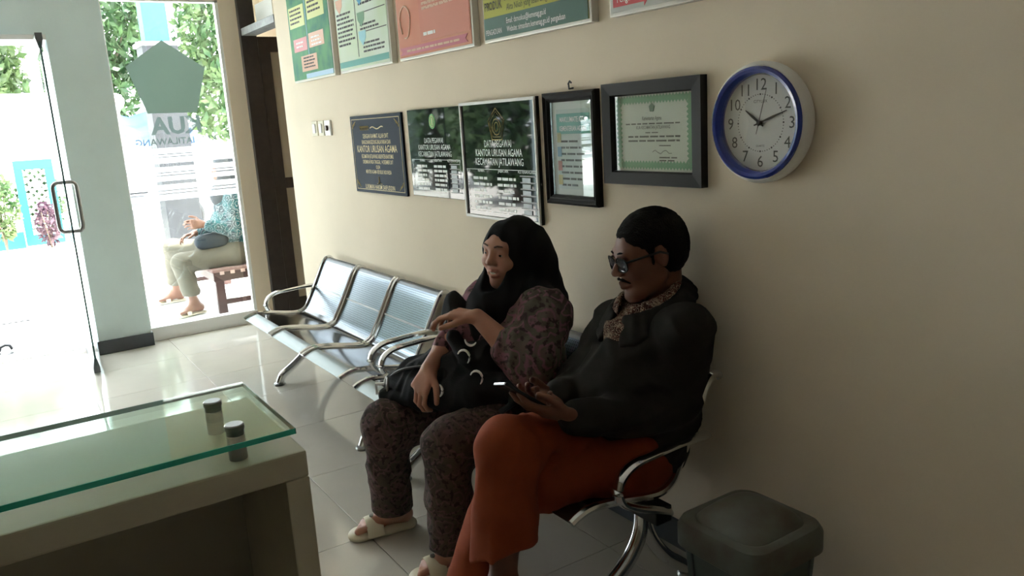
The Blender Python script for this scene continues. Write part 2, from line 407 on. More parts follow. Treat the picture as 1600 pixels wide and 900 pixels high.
def film_map(x):
    return lambda u, v: (x, -u, v)      # lettering meant to be read from outside
STICK = film_mat('white_film', (.95, .97, 1.0), .86)
DSTICK = film_mat('dark_film', (.20, .25, .22), .94)
GSTICK = film_mat('grey_film', (.06, .08, .075), .92)
def front_window(n, y0, y1, logo):
    root = MB(); t = .022
    root.box((GX-.03, y0, .10), (GX+.02, y0+t, 2.40)); root.box((GX-.03, y1-t, .10), (GX+.02, y1, 2.40)); root.box((GX-.03, y0, 2.385), (GX+.02, y1, 2.40))
    fr = root.build('window_%d' % n, ALU, kind='structure', label='tall shop window with frosted stripes' + (' and emblem' if logo else ' beyond the entrance'))
    MB().bbox((GX-.06, y0, 0), (GX+.03, y1, .10), .004).build('window_sill', ALU, fr)
    MB().box((GX-.008, y0+t, .10), (GX, y1-t, 2.385)).build('window_pane', GLASS, fr)
    z = 1.382
    for hgt, gap in ((.040, .008), (.012, .008), (.040, .026), (.036, .008), (.012, .010), (.034, .026), (.038, .009), (.014, .009), (.042, 0)):
        MB().box((GX+.001, y0+t, z-hgt), (GX+.0016, y1-t, z)).build('frosted_stripe', STICK, fr); z -= hgt+gap
    if logo:
        c = (y0+y1)/2
        poly = [(1.222, 2.128), (.962, 1.950), (1.060, 1.628), (1.395, 1.622), (1.490, 1.935)]
        MB().add([(GX+.001, a, q) for a, q in poly]+[(GX+.0018, a, q) for a, q in poly], [(0,1,2,3,4), (9,8,7,6,5)]+[(i, i+5, (i+1) % 5+5, (i+1) % 5) for i in range(5)]).build('emblem_sticker', DSTICK, fr, label='dark pentagon emblem sticker')
        tline(fr, GSTICK, 'KUA', .165, -1.235, 1.482, film_map(GX+.001), .345, .035); tline(fr, GSTICK, 'KEC. JATILAWANG', .066, -1.228, 1.405, film_map(GX+.001), .55, .016)
front_window(1, .84, 1.635, True)
front_window(2, -1.92, -1.34, False)

# frameless glass door, standing open
dr = thing('door_1', None, None, (-6.33, .44, 0)); tag(dr, 'frameless glass entrance door standing open, with steel pull handle', kind='structure')
H0, H1 = Vector((-6.36, .447, 0)), Vector((-5.60, .421, 0)); dv = (H1-H0).normalized(); ang = math.atan2(dv.y, dv.x)
DM = Matrix.Translation(H0) @ Matrix.Rotation(ang, 4, 'Z'); DL = (H1-H0).length
MB().box((0, -.005, .03), (DL, .005, 2.07), DM).build('door_pane', GLASS, dr)
e = MB(); e.box((DL+.0002, -.0056, .06), (DL+.004, .0056, 2.05), DM); e.build('glass_edge', mat('dark_glass_edge', (.05, .12, .11), .2), dr)
for z0, z1 in ((.012, .105), (2.01, 2.10)):
    b = MB(); sgn = 1 if z0 < 1 else -1
    zz = (z0, z1) if sgn > 0 else (z1, z0)
    b.prism([(-.019, zz[0]), (.019, zz[0]), (.019, (zz[0]*.6+zz[1]*.4)), (.008, zz[1]), (-.008, zz[1]), (-.019, (zz[0]*.6+zz[1]*.4))], 0, DL+.004, DM @ Matrix.Rotation(-math.pi/2, 4, 'Z') @ Matrix.Scale(1, 4))
    b.build('patch_rail', mat('patch_rail_metal', (.12, .13, .14), .35, metal=.6), dr)
hb = MB()
for sg in (-1, 1):
    pts = [(DL-.11, sg*.008, 1.225), (DL-.11, sg*.045, 1.225)]
    pts = [(DL-.075, 0, 1.222), (DL-.075, sg*.035, 1.222)]+[(DL-.075, sg*(.035+.03*math.sin(a)), 1.192+.03*math.cos(a)) for a in (.5, 1.1, 1.57)]+[(DL-.075, sg*.065, 1.05)]+[(DL-.075, sg*.065, .955)]+[(DL-.075, sg*(.035+.03*math.cos(a)), .948-.03*math.sin(a)) for a in (.5, 1.1, 1.57)]+[(DL-.075, 0, .918)]
    hb.tube([DM @ Vector(p) for p in pts], .0125, 10, upv=(1, 0, 0))
hb.build('pull_handle', STEEL, dr, smooth=True)
MB().box((-6.47, -.99, 2.118), (-6.13, .50, 2.15)).build('trim_2', ALU, kind='structure', label='white metal head rail above the entrance')

# dark door frame, transom and open wooden door leaf
tf = MB(); tf.bbox((DX0, WY-.012, 0), (DX0+.05, WY+.103, DH+.12), .003)
tf = tf.build('trim_1', DWOOD, kind='structure', label='dark timber door frame with glazed transom')
MB().bbox((DX1-.02, WY+.03, 0), (DX1+.0, WY+T+.005, DH+.12), .003).build('jamb', DWOOD, tf)
MB().bbox((DX0+.05, WY-.006, 2.145), (DX1-.001, WY+.10, 2.195), .003).build('transom_bar', mat('worn_grey_paint', (.30, .31, .31), .5, var=.4, vscale=14), tf)
MB().box((DX0+.05, WY+.07, 2.195), (DX1-.02, WY+.076, DH+.12)).build('transom_pane', GLASS, tf)
lf = thing('door_2', None, None, (DX0, WY+T, 0)); tag(lf, 'dark wooden door leaf with beige panels, opened inward', kind='structure')
lx0, lx1, ly0 = DX0+.012, DX0+.052, WY+.105
for nm, a, c in (('stile', (ly0, .01), (ly0+.085, 2.14)), ('stile', (ly0+.70, .01), (ly0+.80, 2.14)), ('rail', (ly0+.085, 2.03), (ly0+.70, 2.14)), ('rail', (ly0+.085, 1.02), (ly0+.70, 1.10)), ('rail', (ly0+.085, .01), (ly0+.70, .16))):
    MB().bbox((lx0, a[0], a[1]), (lx1, c[0], c[1]), .003).build(nm, DWOOD, lf)
for z0, z1 in ((.16, 1.02), (1.10, 2.03)): MB().box((lx0+.012, ly0+.085, z0), (lx1-.012, ly0+.70, z1)).build('door_panel', DPANEL, lf)
tag(MB().box((-5.96, WY+.060, 2.215), (-5.58, WY+.0615, 2.335)).build('paper_sheet', WHITE), 'white paper sheet stuck to the glass above the dark door', 'paper')

# ================================================================ things on the poster wall
def wm(d): return lambda u, v: (u, WY-d, v)
GOLD = mat('gold_paint', (.62, .50, .24), .45); SILVER = mat('silver_print', (.75, .78, .78), .4); PWHITE = mat('white_print', (.92, .93, .92), .5)
FRAMEW = mat('poster_frame', (.62, .60, .55), .4, metal=.3)
def flat(name, x0, x1, z0, z1, d, m, parent, th=.001): return MB().box((x0, WY-d-th, z0), (x1, WY-d, z1)).build(name, m, parent)
def greek(mb, x0, x1, z, n, dz, h, d, ragged=.25, rnd=None):
    rnd = rnd or random
    for i in range(n):
        e_ = x1-(x1-x0)*ragged*rnd.random(); p = x0
        while p < e_-.01:
            q = min(p+rnd.uniform(.015, .05), e_); mb.box((p, WY-d-.0008, z-i*dz), (q, WY-d, z-i*dz+h)); p = q+.007
def poster(x0, x1, label, base, d=.03):
    r = thing('poster', label, 'poster', ((x0+x1)/2, WY, 1.73)); z0, z1 = 1.735, 2.56
    MB().bbox((x0, WY-d, z0), (x1, WY, z1), .003).build('poster_frame', FRAMEW, r)
    MB().box((x0+.008, WY-d-.002, z0+.012), (x1-.014, WY-d, z1-.01)).build('print', base, r)
    return r, d+.0022
# 1 green leafy poster
GREENP = mat('green_leaf_print', (.13, .36, .17), .6, col2=(.04, .20, .16), vscale=9, spec=.25)
r, d = poster(-5.03, -4.35, 'green leafy poster with pink boxes, leftmost of the upper row', GREENP)
c = lambda n, *k: mat(n, *k)
PINK = mat('pink_print', (.72, .28, .30), .5); PEACH = mat('peach_print', (.75, .46, .33), .5); YEL = mat('yellow_print', (.66, .70, .28), .5); SKYB = mat('pale_blue_print', (.42, .62, .80), .5)
flat('yellow_box', -5.0, -4.74, 2.05, 2.17, d, YEL, r); flat('yellow_box', -4.69, -4.42, 2.07, 2.26, d, YEL, r)
flat('pink_box', -4.965, -4.735, 1.91, 1.985, d, PINK, r); flat('peach_box', -4.70, -4.46, 1.915, 1.995, d, PEACH, r)
flat('peach_box', -4.86, -4.595, 1.79, 1.88, d, PEACH, r); flat('blue_box', -4.80, -4.365, 1.748, 1.775, d, SKYB, r)
flat('divider_line', -4.722, -4.715, 1.88, 2.5, d, SKYB, r)
b = MB(); greek(b, -4.98, -4.76, 2.145, 4, .024, .010, d+.001); greek(b, -4.67, -4.44, 2.235, 6, .026, .011, d+.001); greek(b, -4.82, -4.63, 1.862, 4, .018, .008, d+.001); b.build('small_print', INK, r, kind='stuff')
b = MB(); greek(b, -4.92, -4.78, 1.955, 2, .022, .009, d+.001); greek(b, -4.66, -4.50, 1.965, 3, .02, .008, d+.001); b.build('pale_print', PWHITE, r, kind='stuff')
# 2 pale green and white poster
PALE = mat('pale_green_print', (.72, .82, .74), .6, col2=(.62, .76, .55), vscale=3, spec=.25); TEALP = mat('teal_print', (.07, .36, .32), .5)
r, d = poster(-4.27, -3.615, 'pale green white poster with heart shaped badges and teal band', PALE)
flat('teal_band', -4.258, -3.64, 1.76, 1.79, d, TEALP, r)
def heart(x, z, s_): return [(x-s_, z+s_*.8), (x+s_, z+s_*.8), (x+s_*.9, z), (x, z-s_*.8), (x-s_*.9, z)]
for nm, x, z, m_ in (('heart_badge', -3.93, 2.08, mat('blue_print', (.08, .38, .62), .5)), ('heart_badge', -3.93, 1.975, mat('olive_print', (.13, .30, .17), .5)), ('heart_badge', -3.93, 1.885, mat('cyan_print', (.30, .62, .70), .5)), ('heart_badge', -4.20, 2.07, PEACH)):
    MB().prism(heart(x, z, .045), WY-d-.001, WY-d).build(nm, m_, r)
b = MB()
for z in (2.115, 2.005, 1.912): b.box((-3.88, WY-d-.001, z), (-3.64, WY-d, z+.004))
b.box((-3.998, WY-d-.001, 1.80), (-3.993, WY-d, 2.5)); b.box((-4.25, WY-d-.001, 2.115), (-4.0, WY-d, 2.119)); b.build('ruled_lines', INK, r)
b = MB(); greek(b, -4.245, -4.02, 2.025, 8, .022, .010, d); greek(b, -3.95, -3.72, 2.045, 1, .02, .010, d); greek(b, -3.95, -3.70, 1.945, 2, .02, .009, d); greek(b, -3.93, -3.65, 1.855, 3, .02, .009, d); b.build('small_print', INK, r, kind='stuff')
# 3 salmon poster
SALM = mat('salmon_print', (.70, .27, .19), .6, col2=(.74, .38, .27), vscale=2.5, spec=.25); ROSE = mat('rose_print', (.62, .18, .24), .5); LSAL = mat('pale_salmon_print', (.80, .55, .42), .5)
r, d = poster(-3.53, -2.85, 'salmon red poster with ribbon banner at its foot', SALM)
flat('text_panel', -3.30, -2.87, 1.80, 2.5, d, mat('salmon_panel', (.66, .24, .17), .5), r)
b = MB(); b.prism([(-3.51, 1.757), (-2.89, 1.757), (-2.91, 1.772), (-2.89, 1.79), (-3.51, 1.79), (-3.49, 1.772)], WY-d-.002, WY-d); b.build('ribbon', ROSE, r)
flat('white_box', -3.50, -3.34, 2.045, 2.12, d, LSAL, r)
b = MB(); b.tube([(-3.44+.05*math.cos(a)*(1+.1*math.sin(3*a)), WY-d-.001, 1.90+.07*math.sin(a)) for a in [i*.3 for i in range(-6, 14)]], .004, 5); b.build('motif', LSAL, r)
b = MB(); greek(b, -3.27, -2.91, 2.09, 9, .02, .007, d+.001); greek(b, -3.27, -3.0, 1.955, 2, .02, .007, d+.001); greek(b, -3.44, -2.95, 1.768, 1, .02, .009, d+.002, .05); b.build('pale_print', LSAL, r, kind='stuff')
b = MB(); greek(b, -3.27, -3.15, 1.822, 1, .02, .014, d+.001); b.build('heading', PWHITE, r, kind='stuff')
b = MB(); greek(b, -3.50, -3.36, 2.10, 3, .018, .007, d+.001); b.build('small_print', INK, r, kind='stuff')
# 4 yellow-green poster
YG = mat('yellow_green_print', (.60, .60, .13), .6, col2=(.50, .54, .12), vscale=2, spec=.25); DG = mat('dark_green_print', (.05, .14, .11), .5)
r, d = poster(-2.77, -2.11, 'yellow green poster headed with fees, dark green strip at foot', YG)
flat('green_strip', -2.762, -2.124, 1.747, 1.825, d, DG, r)
b = MB()
for s_, x, z, wd, hh in (('BIAYA', -2.70, 1.895, .10, .034), ('PRODUK', -2.69, 1.852, .12, .034), (': Rp.0.00,- (gratis)', -2.51, 1.905, .19, .032), ('Dokumen foto dan Buku Nikah/Kutipan', -2.42, 1.873, .38, .026), ('Akta Nikah yang telah dilegalisir', -2.45, 1.838, .30, .026), ('2 Photo', -2.71, 1.935, .08, .026)):
    tline(r, INK, s_, hh*1.25, x, z, wm(d+.0015), wd, .01 if hh > .03 else 0)
b = MB()
for s_, x, z, wd, hh in (('PENGADUAN', -2.695, 1.762, .11, .022), ('Email: damuskua@kemenag.go.id', -2.48, 1.792, .25, .022), ('Website: simasdam.kemenag.go.id/ pengaduan', -2.425, 1.762, .36, .022)):
    tline(r, PWHITE, s_, hh*1.3, x, z, wm(d+.0015), wd, .006)
# 5 grey-white poster at the top edge
r, d = poster(-2.02, -1.36, 'white poster with red arrow, rightmost of the upper row', mat('white_grey_print', (.66, .67, .64), .6, spec=.25))
REDP = mat('red_print', (.62, .07, .08), .5)
MB().prism([(-2.00, 1.762), (-1.86, 1.762), (-1.86, 1.75), (-1.83, 1.785), (-1.86, 1.82), (-1.86, 1.805), (-2.00, 1.805)], WY-d-.001, WY-d).build('red_arrow', REDP, r)
b = MB(); text_on(b, 'Pengaduan', .032, -1.925, 1.774, wm(d+.0015), .11); b.build('white_lettering', PWHITE, r)
MB().prism([(-1.73+.035*math.cos(a*.5), 1.80+.035*math.sin(a*.5)) for a in range(13)], WY-d-.001, WY-d).build('blue_mark', mat('blue_mark', (.05, .22, .5), .5), r)

# plaques
SLATE = mat('slate_plaque', (.020, .034, .058), .6, spec=.1, var=.2, vscale=5)
r = thing('plaque', 'slate blue plaque with gold lettering, left of the dark glass plaques', 'plaque', (-3.935, WY, 1.095))
MB().bbox((-4.255, WY-.012, 1.095), (-3.615, WY, 1.505), .003).build('slab', SLATE, r)
b = MB(); mp = wm(.0128)
def ring(mb, x0, x1, z0, z1, t, dd):
    for q in (((x0, z0), (x1, z0+t)), ((x0, z1-t), (x1, z1)), ((x0, z0+t), (x0+t, z1-t)), ((x1-t, z0+t), (x1, z1-t))): mb.box((q[0][0], WY-dd-.0006, q[0][1]), (q[1][0], WY-dd, q[1][1]))
ring(b, -4.235, -3.635, 1.112, 1.488, .003, .0125)
for cx, cz, sx, sz in ((-4.235, 1.112, 1, 1), (-3.635, 1.112, -1, 1), (-4.235, 1.488, 1, -1), (-3.635, 1.488, -1, -1)):
    for k in range(3): b.tube([(cx+sx*(.01+k*.012), WY-.0128, cz+sz*(.05-k*.012)), (cx+sx*(.02+k*.012), WY-.0128, cz+sz*(.03-k*.006)), (cx+sx*(.055-k*.01), WY-.0128, cz+sz*(.012+k*.01))], .0025, 4)
b.tube([(-3.99+.02*i, WY-.0128, 1.438+.006*math.sin(i*1.1)) for i in range(9)], .003, 5)
for i in range(7): b.tube([(-4.12+.017*i, WY-.0128, 1.428), (-4.125+.017*i, WY-.0128, 1.45), (-4.112+.017*i, WY-.0128, 1.442)], .0025, 4)
for s_, z, wd, hh in (('DENGAN RAHMAT ALLAH SWT', 1.385, .32, .026), ('BANGUNAN/GEDUNG BALAI NIKAH DAN', 1.355, .36, .024), ('KANTOR URUSAN AGAMA', 1.312, .50, .040), ('KECAMATAN JATILAWANG KABUPATEN BANYUMAS', 1.28, .40, .024), ('DIRESMIKAN PADA TANGGAL : 14 DESEMBER 2017', 1.252, .38, .022), ('OLEH', 1.226, .05, .020), ('MENTERI AGAMA REPUBLIK INDONESIA', 1.20, .32, .022), ('LUKMAN HAKIM SAIFUDDIN', 1.118, .37, .026)):
    tline(r, GOLD, s_, hh*1.3, -3.935, z, mp, wd, .006)
b.tube([(-3.96, WY-.0128, 1.147), (-3.94, WY-.0128, 1.152), (-3.935, WY-.0128, 1.185), (-3.93, WY-.0128, 1.150), (-3.90, WY-.0128, 1.146)], .002, 4)
b.build('gold_ornament', GOLD, r, kind='stuff')
GLOSSB = mat('black_glass_panel', (.012, .014, .018), .03, spec=.3)
def staff_board(x0, x1, z0, z1, label, frame, d0):
    r = thing('staff_board', label, 'plaque', ((x0+x1)/2, WY, z0)); cx = (x0+x1)/2; W_ = x1-x0; H_ = z1-z0
    MB().bbox((x0, WY-d0, z0), (x1, WY, z1), .002).build('panel', GLOSSB, r)
    if frame:
        for q in ((x0, x1, z0, z0+.012), (x0, x1, z1-.012, z1), (x0, x0+.010, z0+.012, z1-.012), (x1-.010, x1, z0+.012, z1-.012)):
            MB().bbox((q[0], WY-d0-.008, q[2]), (q[1], WY-d0+.001, q[3]), .002).build('frame_bar', WHITE, r)
    b = MB(); mp_ = wm(d0+.0008)
    for i, (s_, wd) in enumerate((('DATA PEGAWAI', .36), ('KANTOR URUSAN AGAMA', .62), ('KECAMATAN JATILAWANG', .64))): tline(r, SILVER, s_, .040*H_/.47, cx, z1-H_*(.385+.075*i), mp_, wd*W_, .004)
    for s_, q in (('NO', .06), ('NAMA', .25), ('JABATAN', .55), ('KETERANGAN', .85)): tline(r, SILVER, s_, .018, x0+W_*q, z1-H_*.595, mp_, None, .003)
    for k in range(6):
        greek_z = z1-H_*(.66+.052*k); rr = random.Random(k)
        text_on(b, '%d' % (k+1), .02, x0+W_*.06, greek_z, mp_)
        bb = MB(); greek(bb, x0+W_*.13, x0+W_*.40, greek_z, 1, .02, .011, d0, .3, rr); greek(bb, x0+W_*.47, x0+W_*.74, greek_z, 1, .02, .011, d0, .2, rr); b.add(bb.v, bb.f)
    ring(b, x0+.022, x1-.022, z0+.03, z1-H_*.57, .0018, d0); b.build('table_print', SILVER, r, kind='stuff')
    TG, s3 = mat('tag_grey', (.30, .36, .40), .4), None
    for k in range(6): MB().box((x0+W_*.80, WY-d0-.003, z1-H_*(.665+.052*k)), (x0+W_*.90, WY-d0, z1-H_*(.63+.052*k))).build('slide_tag', TG, r)
    for k in range(7): MB().box((x0+W_*.77, WY-d0-.002, z1-H_*(.622+.052*k)), (x0+W_*.965, WY-d0, z1-H_*(.612+.052*k))).build('tag_rail', BLACKP, r)
    return r, cx
r, cx = staff_board(-3.545, -3.045, 1.107, 1.51, 'unframed black glass staff board with small green emblem', False, .012)
GRN = mat('emblem_green', (.12, .45, .12), .4)
MB().prism([(cx+.03*math.cos(a*.5236), 1.452+.034*math.sin(a*.5236)) for a in range(12)], WY-.0135, WY-.012).build('emblem', GRN, r)
b = MB(); b.tube([(cx+.02*math.cos(a*.5236), WY-.0138, 1.452+.024*math.sin(a*.5236)) for a in range(12)], .0022, 4, closed=True); b.box((cx-.004, WY-.0142, 1.437), (cx+.004, WY-.0134, 1.467)); b.build('emblem_line', GOLD, r)
r, cx = staff_board(-3.025, -2.47, 1.04, 1.52, 'black glass staff board in white frame with pentagon emblem', True, .016)
b = MB(); P5 = lambda R_, zc: [(cx+R_*math.sin(a*2*math.pi/5), WY-.0168, zc+R_*1.1*math.cos(a*2*math.pi/5)) for a in range(5)]
b.tube(P5(.062, 1.42), .0025, 4, closed=True); b.tube(P5(.050, 1.42), .0015, 4, closed=True)
b.tube([(cx+.03*math.cos(a*.5236), WY-.0168, 1.415+.032*math.sin(a*.5236)) for a in range(12)], .0022, 4, closed=True); b.tube([(cx+.015*math.cos(a*.5236), WY-.0168, 1.415+.018*math.sin(a*.5236)) for a in range(12)], .002, 4, closed=True)
b.build('emblem', GOLD, r)

# tall narrow frame with hook
BFR = mat('black_frame', (.012, .011, .011), .5, spec=.2)
PICGLASS = glass_mat('picture_glass', (1, 1, 1), 1.6, 1.55)
def frame(x0, x1, z0, z1, w_, d, root, name='frame_bar', step=True):
    for a in (((x0, z0), (x1, z0), 0), ((x1, z0), (x1, z1), 1), ((x1, z1), (x0, z1), 2), ((x0, z1), (x0, z0), 3)):
        cxx, czz = (x0+x1)/2, (z0+z1)/2; P = []
        prof = [(0, 0), (0, d*.8), (w_*.25, d), (w_*.55, d*.75), (w_*.7, d*.8), (w_, d*.45), (w_, 0)] if step else [(0, 0), (0, d), (w_*.9, d*.9), (w_, d*.6), (w_, 0)]
        vs_ = []
        for px_, pz_ in a[:2]:
            for o_, dd in prof: vs_.append((px_+(o_ if px_ < cxx else -o_), WY-dd, pz_+(o_ if pz_ < czz else -o_)))
        n = len(prof); MB().add(vs_, [tuple(range(n)), tuple(range(2*n-1, n-1, -1))]+[(i, i+1, n+i+1, n+i) for i in range(n-1)]+[(n-1, 0, n, 2*n-1)]).build(name, BFR, root)
r = thing('picture_frame', 'narrow upright black frame holding a teal headed sheet under glass', 'picture', (-2.27, WY, 1.13))
x0, x1, z0, z1 = -2.42, -2.12, 1.13, 1.525
frame(x0, x1, z0, z1, .034, .028, r)
flat('mount', x0+.03, x1-.03, z0+.03, z1-.03, .004, mat('mount_paper', (.70, .76, .74), .6), r)
flat('sheet', x0+.062, x1-.05, z0+.055, z1-.06, .0055, mat('sheet_print', (.52, .62, .58), .6, col2=(.60, .68, .70), vscale=6), r)
flat('sheet_header', x0+.062, x1-.05, z1-.145, z1-.075, .007, mat('teal_header', (.06, .33, .30), .5), r)
tline(r, PWHITE, 'MAKLUMATE KITA', .025, -2.263, z1-.104, wm(.0085), .15, .01); tline(r, PWHITE, 'KEMENTERIAN AGAMA', .025, -2.263, z1-.135, wm(.0085), .155, .01)
b = MB(); greek(b, x0+.08, x1-.07, z1-.175, 8, .022, .007, .0066, .3); b.build('small_print', INK, r, kind='stuff')
for k, cc in enumerate(((.5, .42, .08), (.4, .1, .07), (.1, .25, .4), (.35, .35, .1))): flat('colour_tab', x0+.062, x0+.085, z0+.07+k*.05, z0+.105+k*.05, .007, mat('tab_%d' % k, cc, .5), r)
flat('glass', x0+.03, x1-.03, z0+.03, z1-.03, .012, PICGLASS, r, .0015)
MB().tube([(-2.262, WY, 1.535), (-2.262, WY-.018, 1.533), (-2.262, WY-.02, 1.55), (-2.254, WY-.02, 1.558), (-2.246, WY-.02, 1.552)], .0035, 6).build('hook', BLACKM, r)
# certificate
r = thing('certificate', 'green bordered certificate in wide black frame beside the clock', 'picture', (-1.862, WY, 1.215))
x0, x1, z0, z1 = -2.08, -1.645, 1.215, 1.535
frame(x0, x1, z0, z1, .042, .028, r, step=False)
flat('mount', x0+.038, x1-.038, z0+.038, z1-.038, .004, mat('certificate_paper', (.66, .74, .66), .6), r)
xa, xb, za, zb = x0+.055, x1-.055, z0+.055, z1-.05; GB = mat('certificate_green', (.16, .42, .24), .6)
b = MB(); ring(b, xa, xb, za, zb, .013, .0055)
for side in range(4):
    L_ = (xb-xa) if side % 2 == 0 else (zb-za); n = int(L_/.0135)
    for i in range(n):
        s0, s1 = L_*i/n, L_*(i+1)/n; sm_ = (s0+s1)/2
        for inn in (1, -1):
            o_ = .013 if inn > 0 else 0; t_ = o_+inn*.008
            if side == 0: q = [(xa+s0, za+o_), (xa+s1, za+o_), (xa+sm_, za+t_)]
            elif side == 2: q = [(xa+s0, zb-o_), (xa+s1, zb-o_), (xa+sm_, zb-t_)]
            elif side == 1: q = [(xb-o_, za+s0), (xb-o_, za+s1), (xb-t_, za+sm_)]
            else: q = [(xa+o_, za+s0), (xa+o_, za+s1), (xa+t_, za+sm_)]
            b.add([(u, WY-.0062, v) for u, v in q], [(0, 1, 2)])
b.build('border', GB, r)
b = MB(); cx = (x0+x1)/2-.005; CINK = mat('certificate_ink', (.08, .11, .09), .6)
MB().prism([(cx+.013*math.sin(a*2*math.pi/5), 1.452+.0145*math.cos(a*2*math.pi/5)) for a in range(5)], WY-.0065, WY-.005).build('emblem', mat('dark_green_emblem', (.05, .16, .09), .5), r)
for s_, z, wd, hh, dx in (('Kementerian Agama', 1.415, .085, .014, 0), ('KUA KECAMATAN JATILAWANG', 1.388, .15, .012, .004),): tline(r, CINK, s_, hh*1.2, cx+dx, z, wm(.0065), wd, .012)
greek(b, cx-.12, cx+.12, 1.402, 1, .01, .004, .0056, .02); greek(b, cx-.03, cx+.03, 1.375, 1, .01, .003, .0056, .02); greek(b, cx-.11, cx+.12, 1.362, 2, .013, .005, .0056, .1); greek(b, cx+.03, cx+.09, 1.335, 1, .01, .003, .0056, .02); greek(b, cx+.03, cx+.11, 1.298, 2, .009, .004, .0056, .2)
b.tube([(cx+.0+.012*i, WY-.0066, 1.317+.006*math.sin(i*1.7)) for i in range(8)], .0008, 4); b.build('small_print', CINK, r, kind='stuff')
flat('glass', x0+.038, x1-.038, z0+.038, z1-.038, .012, PICGLASS, r, .0015)

# wall clock
r = thing('wall_clock', 'round wall clock with blue ring and white casing', 'clock', (-1.437, WY, 1.24))
CC = Vector((-1.437, WY, 1.395)); CM = Matrix.Translation(CC) @ Matrix.Rotation(math.radians(90), 4, 'X')      # local z -> -y (towards the room)
BLUE = mat('blue_plastic', (.025, .05, .30), .22, coat=.4)
MB().lathe([(.150, 0), (.157, .012), (.158, .028), (.154, .040), (.148, .045), (.144, .044), (.144, .002)], 64, CM, False).build('casing', WHITE, r, smooth=True)
MB().lathe([(.147, .043), (.145, .050), (.139, .054), (.131, .052), (.126, .044), (.124, .032), (.124, .020)], 64, CM, False).build('blue_ring', BLUE, r, smooth=True)
MB().lathe([(.001, .021), (.1255, .021), (.1255, .024), (.001, .024)], 64, CM).build('dial', mat('clock_dial', (.78, .79, .78), .5), r)
cm = lambda u, v: tuple(CM @ Vector((u, v, .0246)))
NUM = mat('numeral_grey', (.07, .08, .08), .5)
for hr in range(1, 13):
    a = math.radians(30*hr); v_, f_ = text_geo(str(hr), .043, .0); y_c = .015
    MB().add([cm(.100*math.sin(a)+px_, .100*math.cos(a)+py_-y_c) for px_, py_ in v_], f_).build('numeral', NUM, r)
b = MB()
for i in range(60):
    a = math.radians(6*i); s_ = .0022 if i % 5 == 0 else .0012; q = Vector((.074*math.sin(a), .074*math.cos(a), .0246)); b.box(q-Vector((s_, s_, 0)), q+Vector((s_, s_, .0004)), CM)
b.build('minute_dots', INK, r, kind='stuff')
for s_, q, y_ in (('CITYLUX', .011, .052), ('QUARTZ', .007, -.062)): v_, f_ = text_geo(s_, q); MB().add([cm(px_, py_+y_) for px_, py_ in v_], f_).build('lettering', INK, r)
def hand(name, ang, L, w_, zz, tail, m_):
    M_ = CM @ Matrix.Rotation(-math.radians(ang), 4, 'Z'); MB().add([M_ @ Vector(p) for p in ((-w_*.6, -tail, zz), (w_*.6, -tail, zz), (w_, L*.5, zz), (w_*.35, L, zz), (-w_*.35, L, zz), (-w_, L*.5, zz), (-w_*.6, -tail, zz+.001), (w_*.6, -tail, zz+.001), (w_, L*.5, zz+.001), (w_*.35, L, zz+.001), (-w_*.35, L, zz+.001), (-w_, L*.5, zz+.001))],
        [(0,1,2,3,4,5), (11,10,9,8,7,6)]+[(i, i+6, (i+1) % 6+6, (i+1) % 6) for i in range(6)]).build(name, m_, r)
hand('hour_hand', 306, .058, .0035, .027, .014, BLACKP); hand('minute_hand', 71, .092, .0030, .029, .018, BLACKP); hand('second_hand', 16, .088, .0009, .031, .030, BLACKP)
MB().lathe([(.006, .024), (.006, .033), (.003, .034)], 16, CM).build('hub', BLACKP, r)
MB().lathe([(.001, .0385), (.124, .036), (.124, .0375), (.001, .040)], 48, CM).build('cover_glass', PICGLASS, r, smooth=True)

# three switches
for k, (nm, lab) in enumerate((('light_switch', 'white wall switch, farthest left of three beside the plaque'), ('light_switch', 'white wall switch between two other switches'), ('light_switch', 'white wall switch with dark knob nearest the slate plaque'))):
    x0 = -4.87+k*.108
    r = thing(nm, lab, 'switch', (x0+.045, WY, 1.41))
    MB().bbox((x0, WY-.012, 1.408), (x0+.092, WY, 1.497), .004).build('plate', CREAM if k < 2 else WHITE, r)
    if k < 2: MB().bbox((x0+.026, WY-.018, 1.425), (x0+.066, WY-.011, 1.48), .003).build('rocker', WHITE, r)
    else: MB().lathe([(.016, .010), (.015, .024), (.010, .026)], 16, Matrix.Translation((x0+.046, WY, 1.452)) @ Matrix.Rotation(math.radians(90), 4, 'X')).build('knob', mat('brown_knob', (.10, .06, .05), .4), r)

